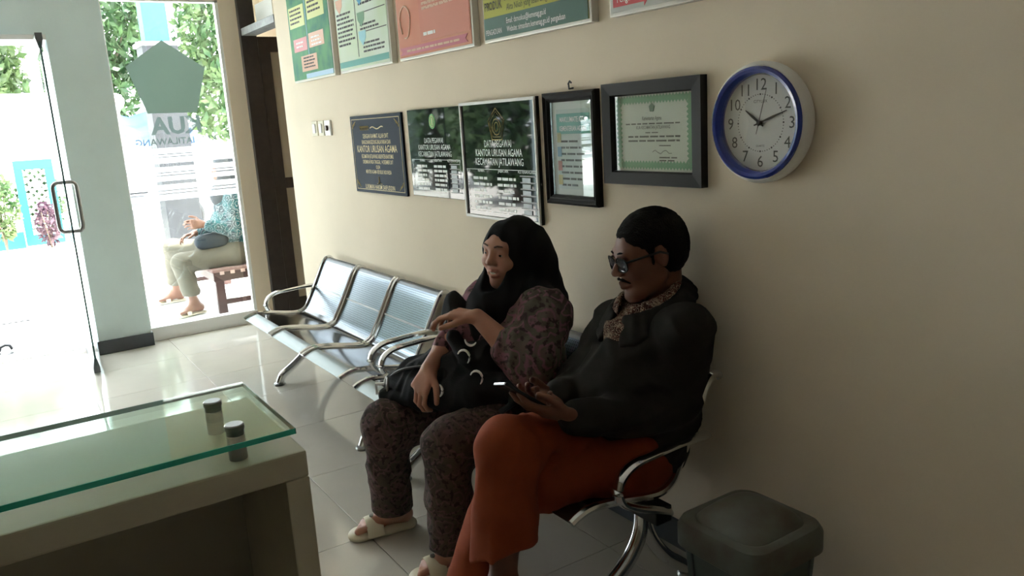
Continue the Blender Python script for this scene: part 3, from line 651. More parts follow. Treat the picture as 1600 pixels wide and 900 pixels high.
# ================================================================ benches
PROF = [(1.160, .380), (1.185, .392), (1.235, .402), (1.33, .390), (1.42, .372), (1.485, .367), (1.53, .387), (1.56, .432), (1.60, .503), (1.64, .580), (1.672, .640), (1.695, .668), (1.718, .672), (1.732, .660)]
SP = spline([(0, a, c_) for a, c_ in PROF], 4)
def panel(x0, x1, pts, th, name, m_, root):
    me = bpy.data.meshes.new(name); vs_ = []; fs = []; uvs = []; L = [0]
    for i in range(1, len(pts)): L.append(L[-1]+(pts[i]-pts[i-1]).length)
    N = len(pts); nr = []
    for i in range(N):
        t = pts[min(i+1, N-1)]-pts[max(i-1, 0)]; t.normalize(); nr.append(Vector((0, t.z, -t.y)))
    for sgn in (0, 1):
        for i, p in enumerate(pts):
            for x in (x0, x1): q = p+nr[i]*th*sgn; vs_.append((x, q.y, q.z)); uvs.append((x, L[i]))
    o2 = 2*N
    for i in range(N-1):
        fs += [(2*i, 2*i+1, 2*i+3, 2*i+2), (o2+2*i, o2+2*i+2, o2+2*i+3, o2+2*i+1), (2*i, 2*i+2, o2+2*i+2, o2+2*i), (2*i+1, o2+2*i+1, o2+2*i+3, 2*i+3)]
    fs += [(0, o2, o2+1, 1), (2*N-2, 2*N-1, o2+2*N-1, o2+2*N-2)]
    me.from_pydata(vs_, [], fs); ul = me.uv_layers.new(name='UVMap')
    for lp in me.loops: ul.data[lp.index].uv = uvs[lp.vertex_index]
    me.update(); return link(name, me, m_, root, smooth=True)
PITCH_S = .508
def make_bench(x0, label):
    root = thing('waiting_bench', label, 'bench', (x0+.76, 1.45, 0), 'chrome waiting benches')
    nlip = 9
    for k in range(3):
        a = x0+k*PITCH_S; c_ = a+.485
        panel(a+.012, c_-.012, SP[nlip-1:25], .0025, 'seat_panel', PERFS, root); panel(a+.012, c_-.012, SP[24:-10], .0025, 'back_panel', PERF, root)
        panel(a+.012, c_-.012, SP[:nlip], .003, 'front_lip', LIP, root)
        panel(a+.012, c_-.012, SP[-11:], .003, 'top_roll', ROLL, root)
        for x in (a+.006, c_-.006): MB().tube([(x, p.y, p.z) for p in SP], .0125, 8, upv=(1, 0, 0)).build('side_tube', CHROME, root, smooth=True)
        MB().box((a+.01, 1.60, .505), (c_-.01, 1.612, .513)).build('back_stay', STEEL, root)
    for x in (x0-.020, x0+3*PITCH_S-.003):
        pts = spline([(x, 1.648, .508), (x, 1.56, .512), (x, 1.44, .507), (x, 1.365, .500), (x, 1.318, .475), (x, 1.302, .437), (x, 1.318, .398), (x, 1.365, .368), (x, 1.43, .340), (x, 1.49, .315)], 5)
        MB().tube(pts, .021, 10, flat=.55, upv=(0, 0, 1)).build('armrest', CHROME, root, smooth=True)
    MB().bbox((x0-.03, 1.44, .285), (x0+3*PITCH_S, 1.50, .335), .004).build('beam', BLACKM, root)
    for x in (x0+.20, x0+3*PITCH_S-.10):
        leg = spline([(x, 1.475, .30), (x, 1.465, .22), (x, 1.42, .15), (x, 1.34, .09), (x, 1.285, .055), (x, 1.262, .012)], 5)
        lg = MB().tube(leg, .023, 10, upv=(1, 0, 0)).build('leg', CHROME, root, smooth=True)
        MB().lathe([(.030, 0), (.034, .006), (.030, .014), (.02, .018)], 16, Matrix.Translation((x, 1.262, 0))).build('foot_pad', STEEL, lg, smooth=True)
        leg = spline([(x, 1.475, .30), (x, 1.50, .2), (x, 1.56, .11), (x, 1.63, .05), (x, 1.66, .012)], 5)
        lg = MB().tube(leg, .022, 10, upv=(1, 0, 0)).build('leg', CHROME, root, smooth=True)
        MB().lathe([(.030, 0), (.034, .006), (.030, .014), (.02, .018)], 16, Matrix.Translation((x, 1.66, 0))).build('foot_pad', STEEL, lg, smooth=True)
    return root
make_bench(-4.73, 'empty three seat perforated chrome bench nearest the doorway')
make_bench(-3.076, 'three seat chrome bench on which two people sit')

# ================================================================ reception desk
DXN, DXF, DY1, DZ = -1.305, -1.67, .395, .905
r = thing('reception_desk', 'cream reception desk with raised green edged glass top', 'desk', ((DXN+DXF)/2, -.6, 0))
MB().bbox((DXF, -1.9, DZ-.048), (DXN, DY1, DZ), .004).build('desk_top', DESK, r)
MB().bbox((DXF, DY1-.042, 0), (DXN, DY1, DZ-.049), .003).build('side_panel', DESK, r)
MB().bbox((DXF, -1.9, 0), (DXF+.022, DY1-.043, DZ-.049), .002).build('front_panel', DESKIN, r)
MB().bbox((DXF+.023, -1.9, .30), (DXN-.03, DY1-.043, .32), .002).build('inner_shelf', DESKIN, r)
gz = .948
g = MB().box((-1.612, -1.8, gz), (-1.284, .3735, gz+.010)).build('glass_top', DESKGLASS, r)
e = MB(); e.box((-1.284, -1.8, gz+.0003), (-1.2825, .3735, gz+.0097)); e.build('glass_edge', GEDGE, g)
e = MB(); e.box((-1.612, .3735, gz+.0003), (-1.2825, .3745, gz+.0097)); e.box((-1.6135, -1.8, gz+.0003), (-1.612, .3745, gz+.0097)); e.build('glass_rim', mat('dark_green_edge', (.05, .12, .10), .2), g)
for x, y in ((-1.505, .291), (-1.352, .291), (-1.505, -.9), (-1.352, -.9)):
    p = MB().lathe([(.0155, DZ), (.0155, gz-.0005)], 20, Matrix.Translation((x, y, 0))).build('standoff', STEEL, r, smooth=True)
    MB().lathe([(.0150, gz), (.0150, gz+.0104), (.0165, gz+.0105), (.0165, gz+.018), (.0145, gz+.020)], 20, Matrix.Translation((x, y, 0))).build('standoff_cap', STEEL, p, smooth=True)
b = MB(); rr = random.Random(3)
b.tube(spline([(-1.40+.05*math.cos(i*.9)*(1+.02*i), .20+.075*math.sin(i*.9), .325+.004*i) for i in range(22)], 4), .0045, 6)
tag(b.build('coiled_cable', BLACKP, smooth=True), 'dark coiled cable lying on the shelf inside the desk', 'cable')

# ================================================================ waste bin
r = thing('waste_bin', 'grey green plastic waste bin with domed dirty lid', 'bin', (-1.26, 1.49, 0))
BINM = mat('bin_plastic', (.10, .125, .12), .6, var=.25, vscale=9)
LIDM = mat('bin_lid_plastic', (.13, .15, .135), .55, col2=(.095, .078, .058), vscale=9)
def rsq(hw, rc, z, cx=-1.26, cy=1.485, n=5):
    out = []
    for sx, sy, a0 in ((1, 1, 0), (-1, 1, 90), (-1, -1, 180), (1, -1, 270)):
        for u, v in arc(sx*(hw-rc), sy*(hw-rc), rc, a0, a0+90, n): out.append((cx+u, cy+v, z))
    return out
def loft(rings):
    mb = MB(); n = len(rings[0]); vs_ = [p for r_ in rings for p in r_]; fs = [(i*n+k, i*n+(k+1) % n, (i+1)*n+(k+1) % n, (i+1)*n+k) for i in range(len(rings)-1) for k in range(n)]
    return mb.add(vs_, fs+[tuple(range(n))[::-1], tuple((len(rings)-1)*n+k for k in range(n))])
loft([rsq(.100, .035, 0), rsq(.104, .035, .01), rsq(.126, .04, .35)]).build('body', BINM, r, smooth=True)
b = MB()
for sx, sy in ((-1, -1), (1, -1), (1, 1), (-1, 1)):
    for ax in (0, 1):
        p0 = Vector((-1.26+sx*(.1045 if ax else .062), 1.485+sy*(.062 if ax else .1045), .012)); p1 = Vector((-1.26+sx*(.1265 if ax else .078), 1.485+sy*(.078 if ax else .1265), .345)); b.tube([p0, p1], .004, 6)
b.build('corner_ribs', mat('bin_rib', (.07, .085, .085), .6), r, smooth=True)
lid = loft([rsq(.135, .05, .338), rsq(.142, .052, .345), rsq(.142, .052, .395), rsq(.134, .05, .412), rsq(.118, .05, .418), rsq(.108, .05, .414), rsq(.100, .05, .424), rsq(.080, .05, .444), rsq(.055, .045, .458), rsq(.025, .022, .464)]).build('lid', LIDM, r, smooth=True)

# ================================================================ outside
MB().box((-8.3, -9, -.14), (-6.45, 9, -.002)).build('porch_floor', PTILE, kind='structure', label='white tiled porch outside the glass front')
MB().box((-60, -40, -.3), (-8.3, 40, -.06)).build('yard_ground', YARD, kind='structure', label='sunlit pale concrete yard')
CYAN = mat('cyan_paint', (.015, .19, .27), .6); CLAD = mat('grey_cladding', (.022, .024, .030), .6, var=.3, vscale=6)
r = thing('porch_pillar', 'porch pillar, grey clad below and cyan painted above', 'pillar', (-11.6, 2.2, -.06))
MB().bbox((-11.83, 1.985, -.06), (-11.4, 2.42, 2.64), .01).build('cladding', CLAD, r)
MB().bbox((-11.76, 2.05, 2.64), (-11.46, 2.35, 3.9), .008).build('shaft', CYAN, r)
MB().bbox((-11.86, 1.95, 2.62), (-11.38, 2.45, 2.67), .006).build('ledge', mat('ledge_grey', (.42, .44, .46), .6), r)
# drain grate
r = thing('drain_grate', 'slotted metal drain grate in the porch floor', 'grate', (-8.05, .0, 0))
MB().bbox((-8.27, -.46, -.001), (-7.83, .175, .004), .001).build('frame', STEEL, r)
for k in range(14): MB().box((-8.25, -.445+k*.044, .004), (-7.85, -.420+k*.044, .009)).build('bar', BLACKM, r)
# slippers left on the porch
for k, (x, y, a) in enumerate(((-6.78, -.06, .3), (-6.66, -.14, .1))):
    r = thing('slipper', ['dark slipper on the porch, the farther one', 'dark slipper on the porch, the nearer one'][k], 'slipper', (x, y, 0), 'slippers by the entrance')
    M_ = Matrix.Translation((x, y, 0)) @ Matrix.Rotation(a, 4, 'Z')
    MB().prism([(.12*math.cos(t*.4), .042*math.sin(t*.4)*(1+.25*math.cos(t*.4))) for t in range(16)], 0, .018, M_ @ Matrix.Rotation(math.radians(90), 4, 'X') @ Matrix.Scale(-1, 4, (0, 1, 0))).build('sole', BLACKP, r)
    MB().tube([M_ @ Vector(p) for p in ((.02, -.045, .015), (.03, -.03, .045), (.035, 0, .055), (.03, .03, .045), (.02, .045, .015))], .012, 6).build('strap', BLACKP, r, smooth=True)
# lattice panel and planter
r = thing('lattice_panel', 'cyan framed panel of white diagonal lattice in the yard', 'lattice', (-14.5, .7, -.06))
LX = -14.5
for q in (((.44, 1.11), (.97, 1.25)), ((.85, .10), (.97, 1.11)), ((.44, .10), (.55, 1.11))): MB().bbox((LX-.03, q[0][0], q[0][1]), (LX+.03, q[1][0], q[1][1]), .004).build('frame_bar', CYAN, r)
MB().box((LX-.03, .44, -.06), (LX+.03, .97, .10)).build('frame_bar', CYAN, r)
for sg in (1, -1):
    for k in range(-6, 14):
        pts = []
        for t in (0, 1):
            pass
        c0 = .10+k*.115; y_a, y_b = .55, .85
        za, zb = (c0, c0+.30) if sg > 0 else (c0+.30, c0)
        # clip to the panel height
        def cl(z, y, z2, y2):
            if z < .10: f_ = (.10-z)/(z2-z); return .10, y+(y2-y)*f_
            if z > 1.11: f_ = (1.11-z)/(z2-z); return 1.11, y+(y2-y)*f_
            return z, y
        if max(za, zb) <= .12 or min(za, zb) >= 1.09: continue
        p = cl(za, y_a, zb, y_b); q = cl(zb, y_b, za, y_a)
        MB().tube([(LX+.012*sg, p[1], p[0]), (LX+.012*sg, q[1], q[0])], .018, 4, flat=.4, upv=(1, 0, 0)).build('slat', PTILE, r)
tag(MB().bbox((-14.44, -3.2, -.06), (-14.24, .42, .19), .01).build('planter_kerb', CYAN), 'low cyan planter kerb below the bushes', 'planter')
# white boundary wall and houses
o = MB(); o.box((-19.8, -3.0, -.06), (-19.6, 2.2, 2.45)); o.box((-19.85, -3.0, 2.45), (-19.55, 2.25, 2.52)); tag(o.build('boundary_wall', mat('white_render', (.82, .82, .80), .8)), 'long white rendered boundary wall across the yard', 'wall')
# street lamp
r = thing('street_lamp', 'white garden lamp post with round globe', 'lamp', (-16, 2.23, -.06))
MB().lathe([(.05, -.06), (.035, .1), (.03, 1.95), (.05, 2.0)], 12, Matrix.Translation((-16, 2.23, 0))).build('post', WHITE, r, smooth=True)
MB().lathe([(.03, 2.0), (.09, 2.03), (.13, 2.11), (.13, 2.17), (.09, 2.25), (.02, 2.28)], 16, Matrix.Translation((-16, 2.23, 0))).build('globe', WHITE, r, smooth=True)
# blue tarpaulin shelter
r = thing('tarp_shelter', 'blue tarpaulin awning on thin poles behind the window', 'awning', (-18.3, 3.0, -.06))
mb = MB(); vs_ = []; n = 9
for i in range(n):
    for j in range(n): vs_.append((-19.1+1.8*i/8, 2.25+1.6*j/8, 2.0-.62*i/8+.06*math.sin(j*1.6)+.03*math.sin(i*2)))
mb.add(vs_+[(a, b_, c_-.01) for a, b_, c_ in vs_], [(i*n+j, i*n+j+1, (i+1)*n+j+1, (i+1)*n+j) for i in range(n-1) for j in range(n-1)]+[(n*n+i*n+j, n*n+(i+1)*n+j, n*n+(i+1)*n+j+1, n*n+i*n+j+1) for i in range(n-1) for j in range(n-1)])
mb.build('tarp', mat('blue_tarp', (.015, .055, .21), .45), r, smooth=True)
for x, y, z in ((-19.1, 2.27, 2.0), (-19.1, 3.84, 2.0), (-17.32, 2.27, 1.38), (-17.32, 3.84, 1.38)): MB().tube([(x, y, -.06), (x, y, z)], .025, 8).build('pole', STEEL, r, smooth=True)
# motorbike parked in the yard
def motorbike(cx, cy, label):
    r = thing('motorbike', label, 'motorbike', (cx, cy, -.06)); z0 = -.06
    for dy in (-.6, .6):
        w_ = MB().tube([(cx, cy+dy+.25*math.cos(a*.3142), z0+.29+.25*math.sin(a*.3142)) for a in range(20)], .045, 8, closed=True, upv=(1, 0, 0)).build('wheel', BLACKP, r, smooth=True)
        sp = MB(); sp.lathe([(.05, -.05), (.05, .05)], 12, Matrix.Translation((cx, cy+dy, z0+.29)) @ Matrix.Rotation(math.radians(90), 4, 'Y'))
        for k in range(5): a = k*1.2566; sp.tube([(cx, cy+dy, z0+.29), (cx, cy+dy+.23*math.cos(a), z0+.29+.23*math.sin(a))], .014, 5)
        sp.build('rim', STEEL, w_)
    RB = mat('bike_paint', (.10, .11, .13), .3, coat=.5)
    MB().prism([(-.55, .55), (-.2, .45), (.15, .40), (.35, .62), (.62, .78), (.72, .70), (.45, .45), (.3, .25), (-.25, .25), (-.5, .38)], -.09, .09, Matrix.Translation((cx, cy, z0+.02)) @ Matrix.Rotation(math.radians(90), 4, 'Z')).build('fairing', RB, r)
    MB().bbox((cx-.11, cy-.62, z0+.66), (cx+.11, cy+.08, z0+.76), .03).build('seat', BLACKC, r)
    MB().box((cx-.09, cy-.62, z0+.50), (cx+.09, cy+.02, z0+.67)).build('tail', RB, r)
    MB().tube([(cx, cy+.62, z0+.29), (cx, cy+.50, z0+.75), (cx, cy+.45, z0+.98)], .03, 8).build('fork', STEEL, r, smooth=True)
    MB().tube([(cx-.33, cy+.36, z0+1.02), (cx-.15, cy+.45, z0+.99), (cx+.15, cy+.45, z0+.99), (cx+.33, cy+.36, z0+1.02)], .017, 8).build('handlebar', BLACKP, r, smooth=True)
    MB().bbox((cx-.08, cy+.48, z0+.80), (cx+.08, cy+.60, z0+.95), .03).build('headlight', WHITE, r)
motorbike(-13.6, 2.05, 'dark motorbike parked in the yard, partly behind the pillar')
# trees and bushes
LEAF1 = foliage_mat('leaf_green', (.014, .045, .015), (.065, .12, .045)); LEAF2 = foliage_mat('leaf_light', (.03, .08, .025), (.13, .19, .075)); LEAF3 = foliage_mat('leaf_purple', (.05, .02, .04), (.12, .07, .085))
BARK = mat('bark', (.14, .10, .07), .9, var=.4, vscale=20)
def leaves(blobs, n, size, seed):
    rs = np.random.RandomState(seed); V = []; F = []
    tot = sum(b[3]*b[4]*b[5] for b in blobs)
    for (x, y, z, rx, ry, rz) in blobs:
        k = int(n*rx*ry*rz/tot); d = rs.normal(size=(k, 3)); d /= np.linalg.norm(d, axis=1)[:, None]; d *= (rs.uniform(.25, 1, k)**.45)[:, None]
        P = np.array([x, y, z])+d*np.array([rx, ry, rz]); a = rs.normal(size=(k, 3)); a /= np.linalg.norm(a, axis=1)[:, None]; c_ = np.cross(a, rs.normal(size=(k, 3))); c_ /= np.linalg.norm(c_, axis=1)[:, None]
        s_ = size*rs.uniform(.6, 1.3, k)[:, None]
        q = np.stack([P-a*s_, P+c_*s_*.42, P+a*s_, P-c_*s_*.42], 1).reshape(-1, 3); b0 = sum(len(v) for v in V); V.append(q); F.append(np.arange(k*4).reshape(k, 4)+b0)
    return np.concatenate(V), np.concatenate(F)
def tree(x, y, h, blobs, n, size, m_, seed, label, name='tree', cat='tree', trunk=True, group='trees beyond the yard'):
    r = thing(name, label, cat, (x, y, -.06), group)
    V, F_ = leaves([(x+a, y+b_, c_, d_, e_, f_) for a, b_, c_, d_, e_, f_ in blobs], n, size, seed)
    me = bpy.data.meshes.new('foliage'); me.from_pydata(V.tolist(), [], F_.tolist()); me.update(); link('foliage', me, m_, r, kind='stuff')
    if trunk:
        b = MB(); b.tube([(x, y, -.06), (x+.05, y+.04, h*.3), (x-.04, y, h*.6), (x, y, h*.85)], [.20, .15, .10, .03], 8); b.build('trunk', BARK, r, smooth=True)
        for k, a in enumerate((.4, 2.3, 4.2)): MB().tube([(x, y, h*(.38+.1*k)), (x+.6*math.cos(a), y+.6*math.sin(a), h*(.55+.1*k)), (x+1.1*math.cos(a), y+1.1*math.sin(a), h*(.64+.1*k))], [.08, .05, .015], 6).build('branch', BARK, r, smooth=True)
    else:
        for k in range(5): MB().tube([(x+.04*k-.08, y, -.06), (x+.12*k-.24, y+.1*math.sin(k), h*.7)], [.012, .005], 5).build('stem', BARK, r)
    return r
tree(-22.5, 2.9, 6, [(0, 0, 4.2, 1.5, 1.25, 1.6), (.4, -.2, 2.6, 1.2, .9, 1.1)], 3600, .15, LEAF1, 1, 'leafy tree behind the blue awning')
tree(-22, 6.2, 6, [(0, 0, 4.0, 1.5, 1.6, 1.7), (.3, -.6, 2.4, 1.2, 1.2, 1.2)], 3800, .15, LEAF2, 2, 'light green tree at the right side of the shop window')
tree(-23.5, .0, 6, [(0, 0, 4.2, 1.6, 1.45, 1.7), (.4, .3, 3.0, 1.2, 1.1, .8)], 3600, .16, LEAF2, 3, 'broad leaved tree over the white wall, seen through the entrance')
tree(-17, -5.6, 6, [(0, 0, 3.4, 1.6, 1.7, 1.8), (.3, .2, 1.6, 1.4, 1.6, 1.4)], 4200, .19, LEAF1, 4, 'dense dark tree left of the entrance, the farther one')
tree(-20, 10.0, 6, [(0, 0, 4.2, 1.8, 1.8, 1.9), (.3, -.6, 2.4, 1.4, 1.2, 1.2)], 2600, .19, LEAF1, 5, 'dark tree farthest right beyond the pillar')
tree(-12, -4.6, 5, [(0, 0, 2.9, 1.5, 1.4, 1.5), (0, 0, 1.3, 1.4, 1.4, 1.2)], 4600, .15, LEAF1, 6, 'dense tree added out of view near the porch, left of the entrance')  # out of view; added to dim the left window, mirrored in the boards
tree(-11, -8.4, 5, [(0, 0, 2.9, 1.6, 1.8, 1.5), (0, 0, 1.3, 1.5, 1.8, 1.2)], 3600, .17, LEAF2, 10, 'light green tree added out of view, far left of the entrance')  # also out of view, added to hold back light from the left
tree(-13.9, .16, 1.2, [(0, 0, .62, .26, .26, .5)], 700, .06, LEAF2, 7, 'light green bush in front of the lattice', 'bush', 'bush', False, 'yard bushes')
tree(-13.95, .74, .7, [(0, 0, .30, .2, .17, .34)], 420, .05, LEAF3, 8, 'purple leaved bush at the foot of the lattice', 'bush', 'bush', False, 'yard bushes')
tree(-13.85, -.6, 1.2, [(0, 0, .6, .3, .42, .5)], 700, .06, LEAF1, 9, 'dark green bush on the planter left of the lattice', 'bush', 'bush', False, 'yard bushes')
tree(-15.1, .75, 1.3, [(0, 0, .62, .22, .36, .62)], 900, .06, LEAF1, 12, 'dark bush growing behind the white lattice', 'bush', 'bush', False, 'yard bushes')
# bench outside
RW = mat('red_brown_wood', (.06, .020, .018), .45, var=.3, vscale=12)
r = thing('wooden_bench', 'red brown wooden bench with woven seat on the porch', 'bench', (-7.4, 1.7, 0))
bx0, bx1, by0, by1 = -8.15, -6.76, 1.46, 1.92
for x in (bx0+.03, bx1-.03):
    for y in (by0+.045, by1-.045): MB().bbox((x-.025, y-.035, 0), (x+.025, y+.035, .34), .004).build('leg', RW, r)
    MB().bbox((x-.012, by0+.08, .07), (x+.012, by1-.08, .11), .003).build('stretcher', RW, r)
MB().bbox((bx0, by0, .27), (bx1, by1, .345), .006).build('apron', RW, r)
MB().bbox((bx0-.005, by0-.01, .345), (bx1+.005, by1+.01, .375), .008).build('seat', mat('woven_seat', (.30, .19, .17), .8, col2=(.22, .12, .11), vscale=30), r)
for k in range(5): MB().bbox((bx1+.002, by0+.05+k*.085, .325), (bx1+.010, by0+.085+k*.085, .352), .002).build('seat_tab', mat('seat_tab', (.60, .42, .38), .8), r)

# ================================================================ people
def skin_mat(name, col, col2):
    M = mat(name, col, .5, spec=.4, col2=col2, vscale=14); t = M.node_tree; b = t.nodes['Principled BSDF']
    b.inputs['Subsurface Weight'].default_value = .08; b.inputs['Subsurface Radius'].default_value = (.01, .004, .002); b.inputs['Subsurface Scale'].default_value = .5
    at = t.nodes.new('ShaderNodeAttribute'); at.attribute_name = 'tint'
    src = b.inputs['Base Color'].links[0].from_socket; mx = t.nodes.new('ShaderNodeMixRGB'); mx.blend_type = 'MULTIPLY'; mx.inputs[0].default_value = 1
    t.links.new(src, mx.inputs[1]); t.links.new(at.outputs['Color'], mx.inputs[2]); t.links.new(mx.outputs[0], b.inputs['Base Color'])
    return M
def paint(o, spots):
    """natural skin colour marks (lips, nails): (centre, radius, multiplier)"""
    me = o.data; n = len(me.vertices); co = np.empty(n*3, np.float32); me.vertices.foreach_get('co', co); co = co.reshape(n, 3)
    c_ = np.ones((n, 4), np.float32)
    for p, r_, m_ in spots:
        w_ = np.clip(1.6-1.6*np.linalg.norm(co-np.array(p), axis=1)/r_, 0, 1)[:, None]; c_[:, :3] = c_[:, :3]*(1-w_)+c_[:, :3]*np.array(m_)*w_
    a = me.color_attributes.new('tint', 'FLOAT_COLOR', 'POINT'); a.data.foreach_set('color', c_.ravel())
def basis(fwd, roll=0):
    f_ = Vector(fwd).normalized(); l_ = Vector((0, 0, 1)).cross(f_).normalized(); u_ = f_.cross(l_)
    if roll: q = Matrix.Rotation(roll, 3, f_); l_ = q @ l_; u_ = q @ u_
    return l_, f_, u_
class Head:
    def __init__(s, C, fwd, sc, roll=0): s.C = Vector(C); s.L, s.F, s.U = basis(fwd, roll); s.s = sc; s.M = [tuple(s.L), tuple(s.F), tuple(s.U)]
    def p(s, x, y, z): return s.C+s.s*(s.L*x+s.F*y+s.U*z)
    def ell(s, B, c_, r_, k=.02, op='add'): B.ell(s.p(*c_), [q*s.s for q in r_], s.M, k*s.s, op)
    def cap(s, B, a, b_, ra, rb=None, k=.02, op='add'): B.cap(s.p(*a), s.p(*b_), ra*s.s, (ra if rb is None else rb)*s.s, k*s.s, op)
    def build(s, B, smile=False, full=False):
        s.ell(B, (0, -.012, .030 if not full else .020), (.070, .088, .084 if not full else .074)); s.ell(B, (0, .028, -.018), (.060 if not full else .064, .060, .086), .03)
        s.ell(B, (0, .026, -.062), (.051 if not full else .056, .052, .044), .03); s.ell(B, (0, .070, -.098), (.022, .016, .016), .025)
        for x in (-1, 1):
            s.ell(B, (x*.040, .060, -.026), (.023, .020, .020), .02)
            if smile: s.ell(B, (x*.037, .070, -.034), (.017, .014, .014), .015)
        s.cap(B, (-.034, .076, .020), (.034, .076, .020), .011, k=.02)
        for x in (-1, 1): s.ell(B, (x*.031, .095, .001), (.018, .014, .011), .012, 'sub')
        if smile:
            s.cap(B, (0, .076, .012), (0, .0985, -.023), .0075, .0115, .012)
            for x in (-1, 1): s.ell(B, (x*.0145, .089, -.028), (.0095, .011, .0085), .006)
        else:
            s.cap(B, (0, .080, .012), (0, .105, -.026), .0075, .011, .012)
            for x in (-1, 1): s.ell(B, (x*.0135, .095, -.031), (.0090, .011, .008), .006)
            for x in (-1, 1): s.cap(B, (x*.056, -.002, -.058), (x*.020, .066, -.101), .014, .012, .02)
            s.ell(B, (0, .074, -.103), (.024, .016, .016), .015)
        for x in (-1, 1):
            uz, lz = (.0074, -.0052) if smile else (.0086, -.0078)
            s.cap(B, (x*.044, .073, .0010), (x*.031, .083, uz), .0045, k=.004); s.cap(B, (x*.031, .083, uz), (x*.018, .079, .001), .0045, k=.004)
            s.cap(B, (x*.043, .074, -.002), (x*.031, .081, lz), .0043, k=.004); s.cap(B, (x*.031, .081, lz), (x*.019, .079, -.002), .0043, k=.004)
            s.ell(B, (x*.071, -.006, -.004), (.009, .018, .031), .008); s.ell(B, (x*.080, .0, -.002), (.006, .010, .018), .006, 'sub')
        if smile:
            s.ell(B, (0, .096, -.0605), (.028, .024, .0085), .003, 'sub')
            for x in (-1, 1):
                s.cap(B, (x*.032, .074, -.0490), (x*.015, .088, -.0535), .0040, .0045, .003); s.cap(B, (x*.015, .088, -.0535), (0, .0915, -.0535), .0045, .0045, .003)
                s.cap(B, (x*.032, .074, -.0500), (x*.018, .085, -.0665), .0042, .0050, .003); s.cap(B, (x*.018, .085, -.0665), (0, .0895, -.0710), .0050, .0058, .003)
        else:
            for x in (-1, 1):
                s.cap(B, (x*.024, .082, -.062), (0, .095, -.0575), .0042, .006, .005); s.cap(B, (x*.023, .081, -.064), (0, .092, -.069), .0042, .0072, .005)
    def lips(s, smile):
        zs = (-.0535, -.0735) if smile else (-.058, -.069)
        return [(s.p(x, .09-abs(x)*.35, z+abs(x)*(.0 if not smile else .15)), .0085*s.s, (.80, .52, .52)) for z in zs for x in (-.022, -.014, -.007, 0, .007, .014, .022)]
    def eyes(s, parent):
        for x in (-.031, .031):
            M_ = Matrix.Translation(s.p(x, .0735, .0005)) @ Matrix((s.L, s.U, s.F)).transposed().to_4x4() @ Matrix.Scale(s.s, 4)
            pr = [(.0118*math.sin(a*math.pi/10), -.0118*math.cos(a*math.pi/10)) for a in range(1, 10)]
            e_ = MB().lathe(pr, 14, M_).build('eye', mat('eye_white', (.38, .34, .31), .3), parent, smooth=True)
            MB().lathe([(.0058, .0100), (.0056, .0108), (.003, .0120), (.0005, .0123)], 12, M_).build('iris', mat('dark_iris', (.012, .008, .006), .15), e_, smooth=True)
    def brows(s, parent, m_, lift=0):
        for x in (-1, 1):
            MB().tube([s.p(x*.014, .0905, .0245+lift*.5), s.p(x*.027, .0900, .0285+lift), s.p(x*.039, .0825, .0270+lift), s.p(x*.047, .0735, .0215+lift)], [.0022*s.s, .0030*s.s, .0026*s.s, .0010*s.s], 6).build('eyebrow', m_, parent, smooth=True)

def hand_geo(B, W, d, n, t, curls, s=1.0, thumb=((.55, .75, .25), (.85, .40, .30), (.95, .15, .30)), spread=0.0, h=None):
    """palm, four separate fingers and a thumb; d to the fingertips, n out of the palm, t to the thumb side"""
    W = Vector(W); d = Vector(d).normalized(); n = Vector(n); n = (n-d*n.dot(d)).normalized(); t0 = d.cross(n); t = t0 if t0.dot(Vector(t)) > 0 else -t0
    off = (.033, .011, -.011, -.032); ml = (.086, .089, .084, .075); fl = ((.041, .025, .021), (.046, .029, .022), (.042, .027, .021), (.032, .020, .018)); tips = []
    for i in range(4):
        K = W+(d*ml[i]+t*off[i])*s
        B.cap(W+(d*.012+t*off[i]*.55)*s, K, .0135*s, .0115*s, .014*s)
        p = K; a = 0
        for j in range(3):
            a += curls[i][j]; dd = d*math.cos(a)+n*math.sin(a)+t*spread*(1.5-i)*.3; dd.normalize(); q = p+dd*fl[i][j]*s
            B.cap(p, q, (.0090-.0007*j-(.0008 if i == 3 else 0))*s, (.0083-.0007*j-(.0008 if i == 3 else 0))*s, .003*s); p = q
        tips.append(p)
    p = W+(d*.022+t*.022)*s; L3 = (.045, .032, .026); B.cap(W+d*.01*s, p, .016*s, .015*s, .014*s)
    for j in range(3):
        c_ = thumb[j]; dd = (d*c_[0]+t*c_[1]+n*c_[2]).normalized(); q = p+dd*L3[j]*s; B.cap(p, q, (.0125-.0012*j)*s, (.0112-.0012*j)*s, .008*s if j == 0 else .003*s); p = q
    tips.append(p); return tips

def foot_geo(B, ankle, heel, toe, s=1.0):
    ankle, heel, toe = Vector(ankle), Vector(heel), Vector(toe); d = (toe-heel); L_ = d.length; d.normalize(); t = d.cross(Vector((0, 0, 1))).normalized(); up_ = Vector((0, 0, 1))
    B.cap(ankle, heel+up_*.028*s+d*.02, .031*s, .028*s, .03); B.cap(ankle, heel+d*L_*.62+up_*.022*s, .028*s, .021*s, .035); B.cap(heel+up_*.026*s+d*.02, heel+d*L_*.65+up_*.018*s, .026*s, .020*s, .03)
    for i, o_ in enumerate((-.030, -.014, .001, .015, .028)):
        pass
    big = -1
    for i in range(5):
        o_ = (-.028+.014*i)*s; ln = L_*(1.0-.035*i-(.02 if i == 4 else 0)); r_ = (.0125 if i == 0 else .0095-.0006*i)*s
        B.cap(heel+d*L_*.55+t*o_*.8+up_*.020*s, heel+d*L_*.78+t*o_+up_*.016*s, .016*s, .012*s, .014); B.cap(heel+d*L_*.78+t*o_+up_*.016*s, heel+d*(ln-r_)+t*o_*1.05+up_*.013*s, r_, r_, .003)

